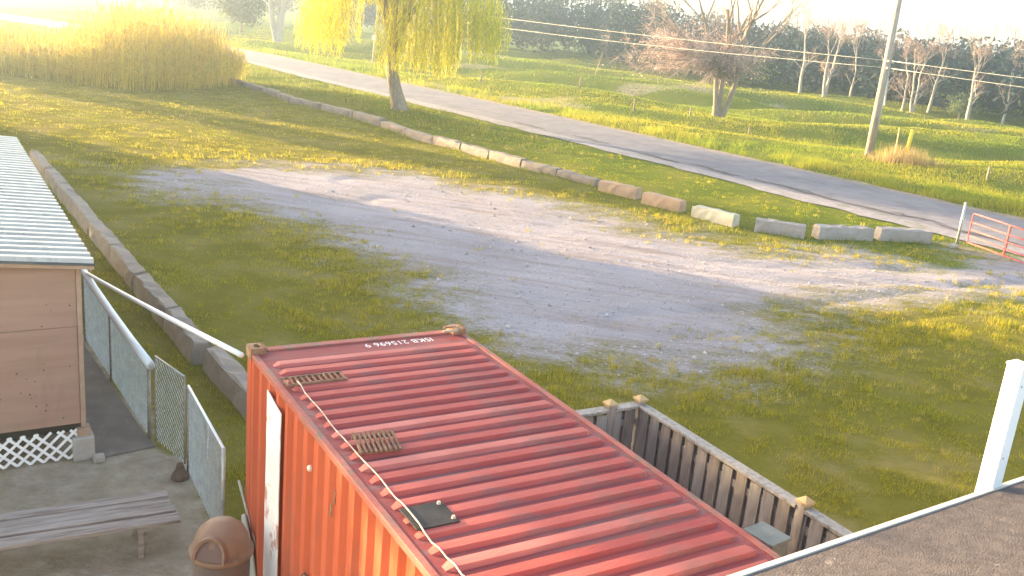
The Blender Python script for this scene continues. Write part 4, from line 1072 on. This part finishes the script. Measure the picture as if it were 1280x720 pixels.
# reeds --------------------------------------------------------------------
g = np.random.default_rng(12); n = 9500
REED = np.array([(-46,60),(-30.5,55.2),(-27,54.2),(-22.5,52.7),(-19.9,56.5),(-18.9,60.5),(-19.6,64.5),(-24,63.5),(-30,64),(-46,70)])
P = []
while len(P) < n:
    c = np.c_[g.uniform(-46,-18,4000), g.uniform(52,70,4000)]; c = c[poly_sd(c[:,0], c[:,1], REED) > -.2+g.uniform(-.3,.1)]; P += list(c)
P = np.array(P[:n]); edge = np.clip(poly_sd(P[:,0],P[:,1],REED),0,3)
hmax = 1.9+2.2*np.exp(-((P[:,0]+23.4)/4.0)**2)
H = (1+.22*(g.random(n) < .06))*hmax*(.7+.3*smooth(0,1.2,edge))*g.uniform(.62,1.08,n)
base = np.c_[P, height(P[:,0],P[:,1])-.05]
ln = np.c_[g.normal(0,.07,n)+.05, g.normal(0,.07,n), np.ones(n)]*H[:,None]
col = np.array([.60,.49,.10])[None]*g.uniform(.65,1.25,n)[:,None]*(1+g.normal(0,.05,(n,3)))
side = lambda v, m_: (lambda w: w/np.linalg.norm(w,axis=1)[:,None])(np.cross(v, rand_dirs(m_,g)))
W = side(ln, n)
L_ = [quads_from(base+ln*.5, ln*.5, W*.016, col)]
for rep in range(5):           # leaves along each stem
    t = g.uniform(.25,.92,n)[:,None]; o_ = base+ln*t; d = np.c_[g.normal(0,.5,n), g.normal(0,.5,n), g.uniform(.1,.9,n)]; d /= np.linalg.norm(d,axis=1)[:,None]
    s = g.uniform(.25,.55,n)[:,None]; L_.append(quads_from(o_+d*s*.5, d*s*.5, side(d,n)*.022, col*g.uniform(.8,1.15,n)[:,None]))
d = np.c_[g.normal(0.15,.2,n), g.normal(0,.2,n), np.ones(n)]; d /= np.linalg.norm(d,axis=1)[:,None]; s = g.uniform(.12,.24,n)[:,None]
for rep in range(2): L_.append(quads_from(base+ln+d*s*.6, d*s, side(d,n)*.045, np.clip(np.array([.58,.44,.14])[None]*g.uniform(.7,1.2,n)[:,None],0,.8)))
V_, F_, C_ = cat(*L_)
tag(put("reeds", np_mesh("reeds", V_, F_, M_straw, np.clip(C_,.01,.85))), "tall straw-coloured reed bed at upper left", "reeds", kind="stuff")

# ------------------------------------------------------------------ grass blades
def blades(name, P, hgt, wid, cols, label, lean=.35, bend=True):
    n = len(P); g = rng
    base = np.c_[P, height(P[:,0], P[:,1])-.01]
    d = np.c_[g.normal(0,lean,n), g.normal(0,lean,n), np.ones(n)]; d /= np.linalg.norm(d,axis=1)[:,None]
    a = g.uniform(0, 2*math.pi, n); W = np.c_[np.cos(a), np.sin(a), np.zeros(n)]*wid[:,None]*.5
    top = base+d*hgt[:,None]
    V = np.stack([base-W, base+W, top], 1).reshape(-1,3)
    F = np.arange(3*n).reshape(n,3)
    o = put(name, np_mesh(name, V, F, M_grass, np.repeat(np.clip(cols,.01,.8),3,0)))
    return tag(o, label, "grass", kind="stuff")
def view_pts(n, y0, y1, pw=1.0, xl=-.60, xr=.62):
    """denser close by"""
    u = rng.random(n); yv = y0*(y1/y0)**u if pw == 1 else y0+(y1-y0)*u
    xv = rng.uniform(xl, xr, n)*yv*1.02
    return np.c_[xv, yv]
P = view_pts(680000, 9.0, 62)
rd = seg_dist(P[:,0], P[:,1], ROAD_NEAR[::4]); P = P[rd < -.35]
gmk = gravel_mask(P[:,0], P[:,1]); ymk = yard_mask(P[:,0], P[:,1])
pat = fbm(P[:,0]+3, P[:,1]*1.7, 1.6); 
clump = np.clip(.42+1.5*fbm(P[:,0], P[:,1]*1.3, .45)+.5*fbm(P[:,0]+40, P[:,1]*1.6, 1.7),.06,1.15)
keep = rng.random(len(P)) < clump*np.clip(1.1-gmk*1.5+pat*.5,.0,1)*np.clip(1-ymk*.97,0,1)*(1-.0*pat)
P = P[keep]; gmk = gmk[keep]; pat = pat[keep]; clump = clump[keep]
cl = cm_w.inverted(); lx = (P[:,0]+2.645)*math.cos(C_YAW)+(P[:,1]-9.0965)*math.sin(C_YAW); ly = -(P[:,0]+2.645)*math.sin(C_YAW)+(P[:,1]-9.0965)*math.cos(C_YAW)
k_ = ~((lx > -.05) & (lx < CW+.05) & (ly < .05) & (ly > -CL-.1)); P, gmk, pat, clump = P[k_], gmk[k_], pat[k_], clump[k_]
dist = np.hypot(P[:,0], P[:,1]); sdg = poly_sd(P[:,0], P[:,1], GRAVEL)
longer = np.exp(-((sdg+1.4)/1.3)**2)*np.clip(.55+pat*1.4,0,1)           # rough fringe round the gravel
hb = rng.uniform(.025,.06,len(P))*(.55+1.0*clump)*(1-.5*gmk)*(1+2.0*longer)*(1+.5*np.clip(pat,0,1))
wb_ = np.maximum(.006, .00055*dist)*rng.uniform(.7,1.4,len(P))
lu = smooth(-14,-3,seg_dist(P[:,0],P[:,1],ROAD_NEAR[::4]))[:,None]
dryc = np.array([.36,.30,.02]); grn = np.array([.25,.275,.016]); straw = np.array([.42,.32,.09])
mixv = np.clip(fbm(P[:,0]-8, P[:,1]*1.5, 3.0)+.5+rng.normal(0,.2,len(P)),0,1)[:,None]
col = (dryc*(1-mixv)+grn*mixv)*(1-lu)+(grn*.95)*lu
isst = (rng.random(len(P)) < .10+.22*longer)[:,None]; col = np.where(isst, straw[None]*rng.uniform(.7,1.1,(len(P),1)), col)*rng.uniform(.65,1.35,(len(P),1))
blades("lot_grass", P, hb, wb_, col, "short worn grass round the gravel lot")
# scattered tufts, thickest on the fringe of the gravel
C0 = view_pts(26000, 9.5, 60); rd = seg_dist(C0[:,0], C0[:,1], ROAD_NEAR[::4])
sdg = poly_sd(C0[:,0], C0[:,1], GRAVEL) + fbm(C0[:,0], C0[:,1]*1.6, 2.0)*1.5; pt_ = fbm(C0[:,0]+11, C0[:,1]*1.5, 2.2)
pr = (np.exp(-((sdg+1.3)/1.6)**2)*.9+.10)*np.clip(.5+pt_*1.8,0,1)*(1-.85*smooth(.2,1.4,sdg))
lx = (C0[:,0]+2.645)*math.cos(C_YAW)+(C0[:,1]-9.0965)*math.sin(C_YAW); ly = -(C0[:,0]+2.645)*math.sin(C_YAW)+(C0[:,1]-9.0965)*math.cos(C_YAW)
ok = (rd < -.5) & (rng.random(len(C0)) < pr) & (yard_mask(C0[:,0],C0[:,1]) < .3) & ~((lx > -.3) & (lx < CW+2.3) & (ly < .3))
C0 = C0[ok]; nb = 16; n0 = len(C0); P = np.repeat(C0, nb, 0)+rng.normal(0,.055,(n0*nb,2)); hh = np.repeat(rng.uniform(.06,.19,n0), nb)*rng.uniform(.5,1.15,n0*nb)
dist = np.hypot(P[:,0],P[:,1]); tc = np.where((rng.random(n0) < .3)[:,None], np.array([.42,.33,.08]), np.array([.33,.29,.02]))*rng.uniform(.75,1.25,(n0,1))
blades("tuft_grass", P, hh, np.maximum(.009,.0005*dist)*rng.uniform(.7,1.3,len(P)), np.repeat(tc,nb,0)*rng.uniform(.8,1.2,(len(P),1)), "coarse grass tufts scattered over the lot", .45)
# rough verges and the field beyond the road
P = view_pts(420000, 34, 150, 1, -.56, .62)
rd = seg_dist(P[:,0], P[:,1], ROAD_NEAR[::4]); k_ = rd > ROAD_W+.4; P = P[k_]; rd = rd[k_]
tuft = np.clip(fbm(P[:,0], P[:,1], 1.4)*1.6+.5,0,1)
dist = np.hypot(P[:,0],P[:,1]); vg = np.exp(-((rd-ROAD_W-1.8)/1.8)**2)
hb = rng.uniform(.06,.15,len(P))*(.5+tuft)*(1+2.8*vg*tuft); wb_ = .0006*dist*rng.uniform(.7,1.4,len(P))
mixv = np.clip(fbm(P[:,0]*.7+50, P[:,1]*1.4, 5)*1.6+.5,0,1)[:,None]
col = np.array([.20,.25,.022])*(1-mixv)+np.array([.34,.31,.03])*mixv; col = col*rng.uniform(.75,1.25,(len(P),1))
blades("field_grass", P, hb, wb_, col, "bright green grass over the hummocky field")
P = np.c_[rng.uniform(-24,3,90000), rng.uniform(44,86,90000)]
rd = seg_dist(P[:,0],P[:,1],ROAD_NEAR[::4]); dn = fbm(P[:,0],P[:,1],1.3)
rowd = np.abs(seg_dist(P[:,0],P[:,1],np.array(ROW)))
k_ = (rd < -.5) & (rd > -6.5) & (seg_dist(P[:,0],P[:,1],np.array(ROW)) > .7) & (rng.random(len(P)) < np.clip(.45+dn*1.5,0,1)*smooth(8,-6,P[:,0])); P = P[k_]; dn = dn[k_]
hb = rng.uniform(.10,.30,len(P))*(.6+np.clip(dn+.4,0,1)*.9); wb_ = rng.uniform(.02,.05,len(P))
col = np.array([.17,.19,.02])*rng.uniform(.6,1.35,(len(P),1)); col[rng.random(len(P))<.2] = (.28,.23,.09)
blades("verge_grass", P, hb, wb_, col, "tall rough grass on the bank by the willow", .5)
# loose stones on the gravel
P = view_pts(16000, 14, 36); gmk = gravel_mask(P[:,0],P[:,1]); P = P[(gmk > .35) & (rng.random(len(P)) < gmk*.75)]; n = len(P)
O = np.array([(1,0,0),(-.3,.95,0),(-.7,-.75,0),(.1,.1,.75),(.2,-.8,.1)]); 
Vs = O[None]*(rng.uniform(.012,.034,n)*(1+1.2*(rng.random(n) < .05)))[:,None,None]*rng.uniform(.6,1.3,(n,5,1)); a_ = rng.uniform(0,6.28,n); ca, sa = np.cos(a_)[:,None], np.sin(a_)[:,None]
Vs = np.stack([Vs[...,0]*ca-Vs[...,1]*sa, Vs[...,0]*sa+Vs[...,1]*ca, Vs[...,2]],-1)+np.c_[P, height(P[:,0],P[:,1])+.004][:,None]
Fb = np.array([(0,1,3),(1,2,3),(2,4,3),(4,0,3)]); Fs = (Fb[None]+5*np.arange(n)[:,None,None]).reshape(-1,3)
cs = np.repeat(np.array([.36,.32,.32])*rng.uniform(.5,1.35,(n,1)),5,0)
tag(put("gravel_stones", np_mesh("gravel_stones", Vs.reshape(-1,3), Fs, leaf_mat("stone_chips",.0,.9), np.clip(cs,.02,.8))), "loose stones strewn over the gravel lot", "gravel", kind="stuff")
# weeds grown against the block rows
P = []
for pl_ in (ROW, [(2.8,34.9),(5.4,32.2),(6.9,30.5),(9.1,29.75),(11.6,30.5),(13.7,31.0)], LROW):
    pl_ = np.array(pl_); 
    for a_, b_ in zip(pl_[:-1], pl_[1:]):
        L_ = np.linalg.norm(b_-a_); m_ = int(L_*55); t = rng.random(m_)[:,None]; nn = np.array([-(b_-a_)[1], (b_-a_)[0]])/L_
        P.append(a_+(b_-a_)*t - nn*np.abs(rng.normal(.03,.07,m_))[:,None]*np.sign(nn[1]+1e-6))
P = np.concatenate(P); n = len(P); kp = fbm(P[:,0],P[:,1],.8)+.25 > rng.random(n)*.8; P = P[kp]; n = len(P)
blades("edge_weeds", P, rng.uniform(.08,.24,n), np.maximum(.012,.0006*np.hypot(P[:,0],P[:,1]))*rng.uniform(.7,1.3,n), np.array([.26,.27,.03])*rng.uniform(.6,1.3,(n,1)), "weeds grown against the concrete blocks", .4)
# dry weeds round the utility pole
P = np.c_[rng.normal(21.2,1.1,900), rng.normal(53.6,.7,900)]; hb = rng.uniform(.4,1.3,900)*np.exp(-((P[:,0]-21.1)/1.6)**2)+.15; wb_ = rng.uniform(.02,.05,900)
blades("dry_weeds", P, hb, wb_, np.array([.45,.33,.15])*rng.uniform(.6,1.2,(900,1)), "dry tan weeds round the yellow marker", .22)

# ------------------------------------------------------------------ air
hb_ = MB().box(-1700, 1700, -1700, 1700, -2.5, 24).mesh("haze", M_dark)
hb_.materials.clear()
hm = bpy.data.materials.new("haze_air"); hm.use_nodes = True
hn = hm.node_tree.nodes; hn.remove(hn["Principled BSDF"])
pv = hn.new("ShaderNodeVolumePrincipled"); pv.inputs["Color"].default_value = (.66,.80,1,1); pv.inputs["Density"].default_value = .0016; pv.inputs["Anisotropy"].default_value = .8
hm.node_tree.links.new(pv.outputs[0], hn["Material Output"].inputs["Volume"])
hb_.materials.append(hm)
tag(put("haze", hb_), "thin bright evening haze over the field", "haze", kind="stuff")
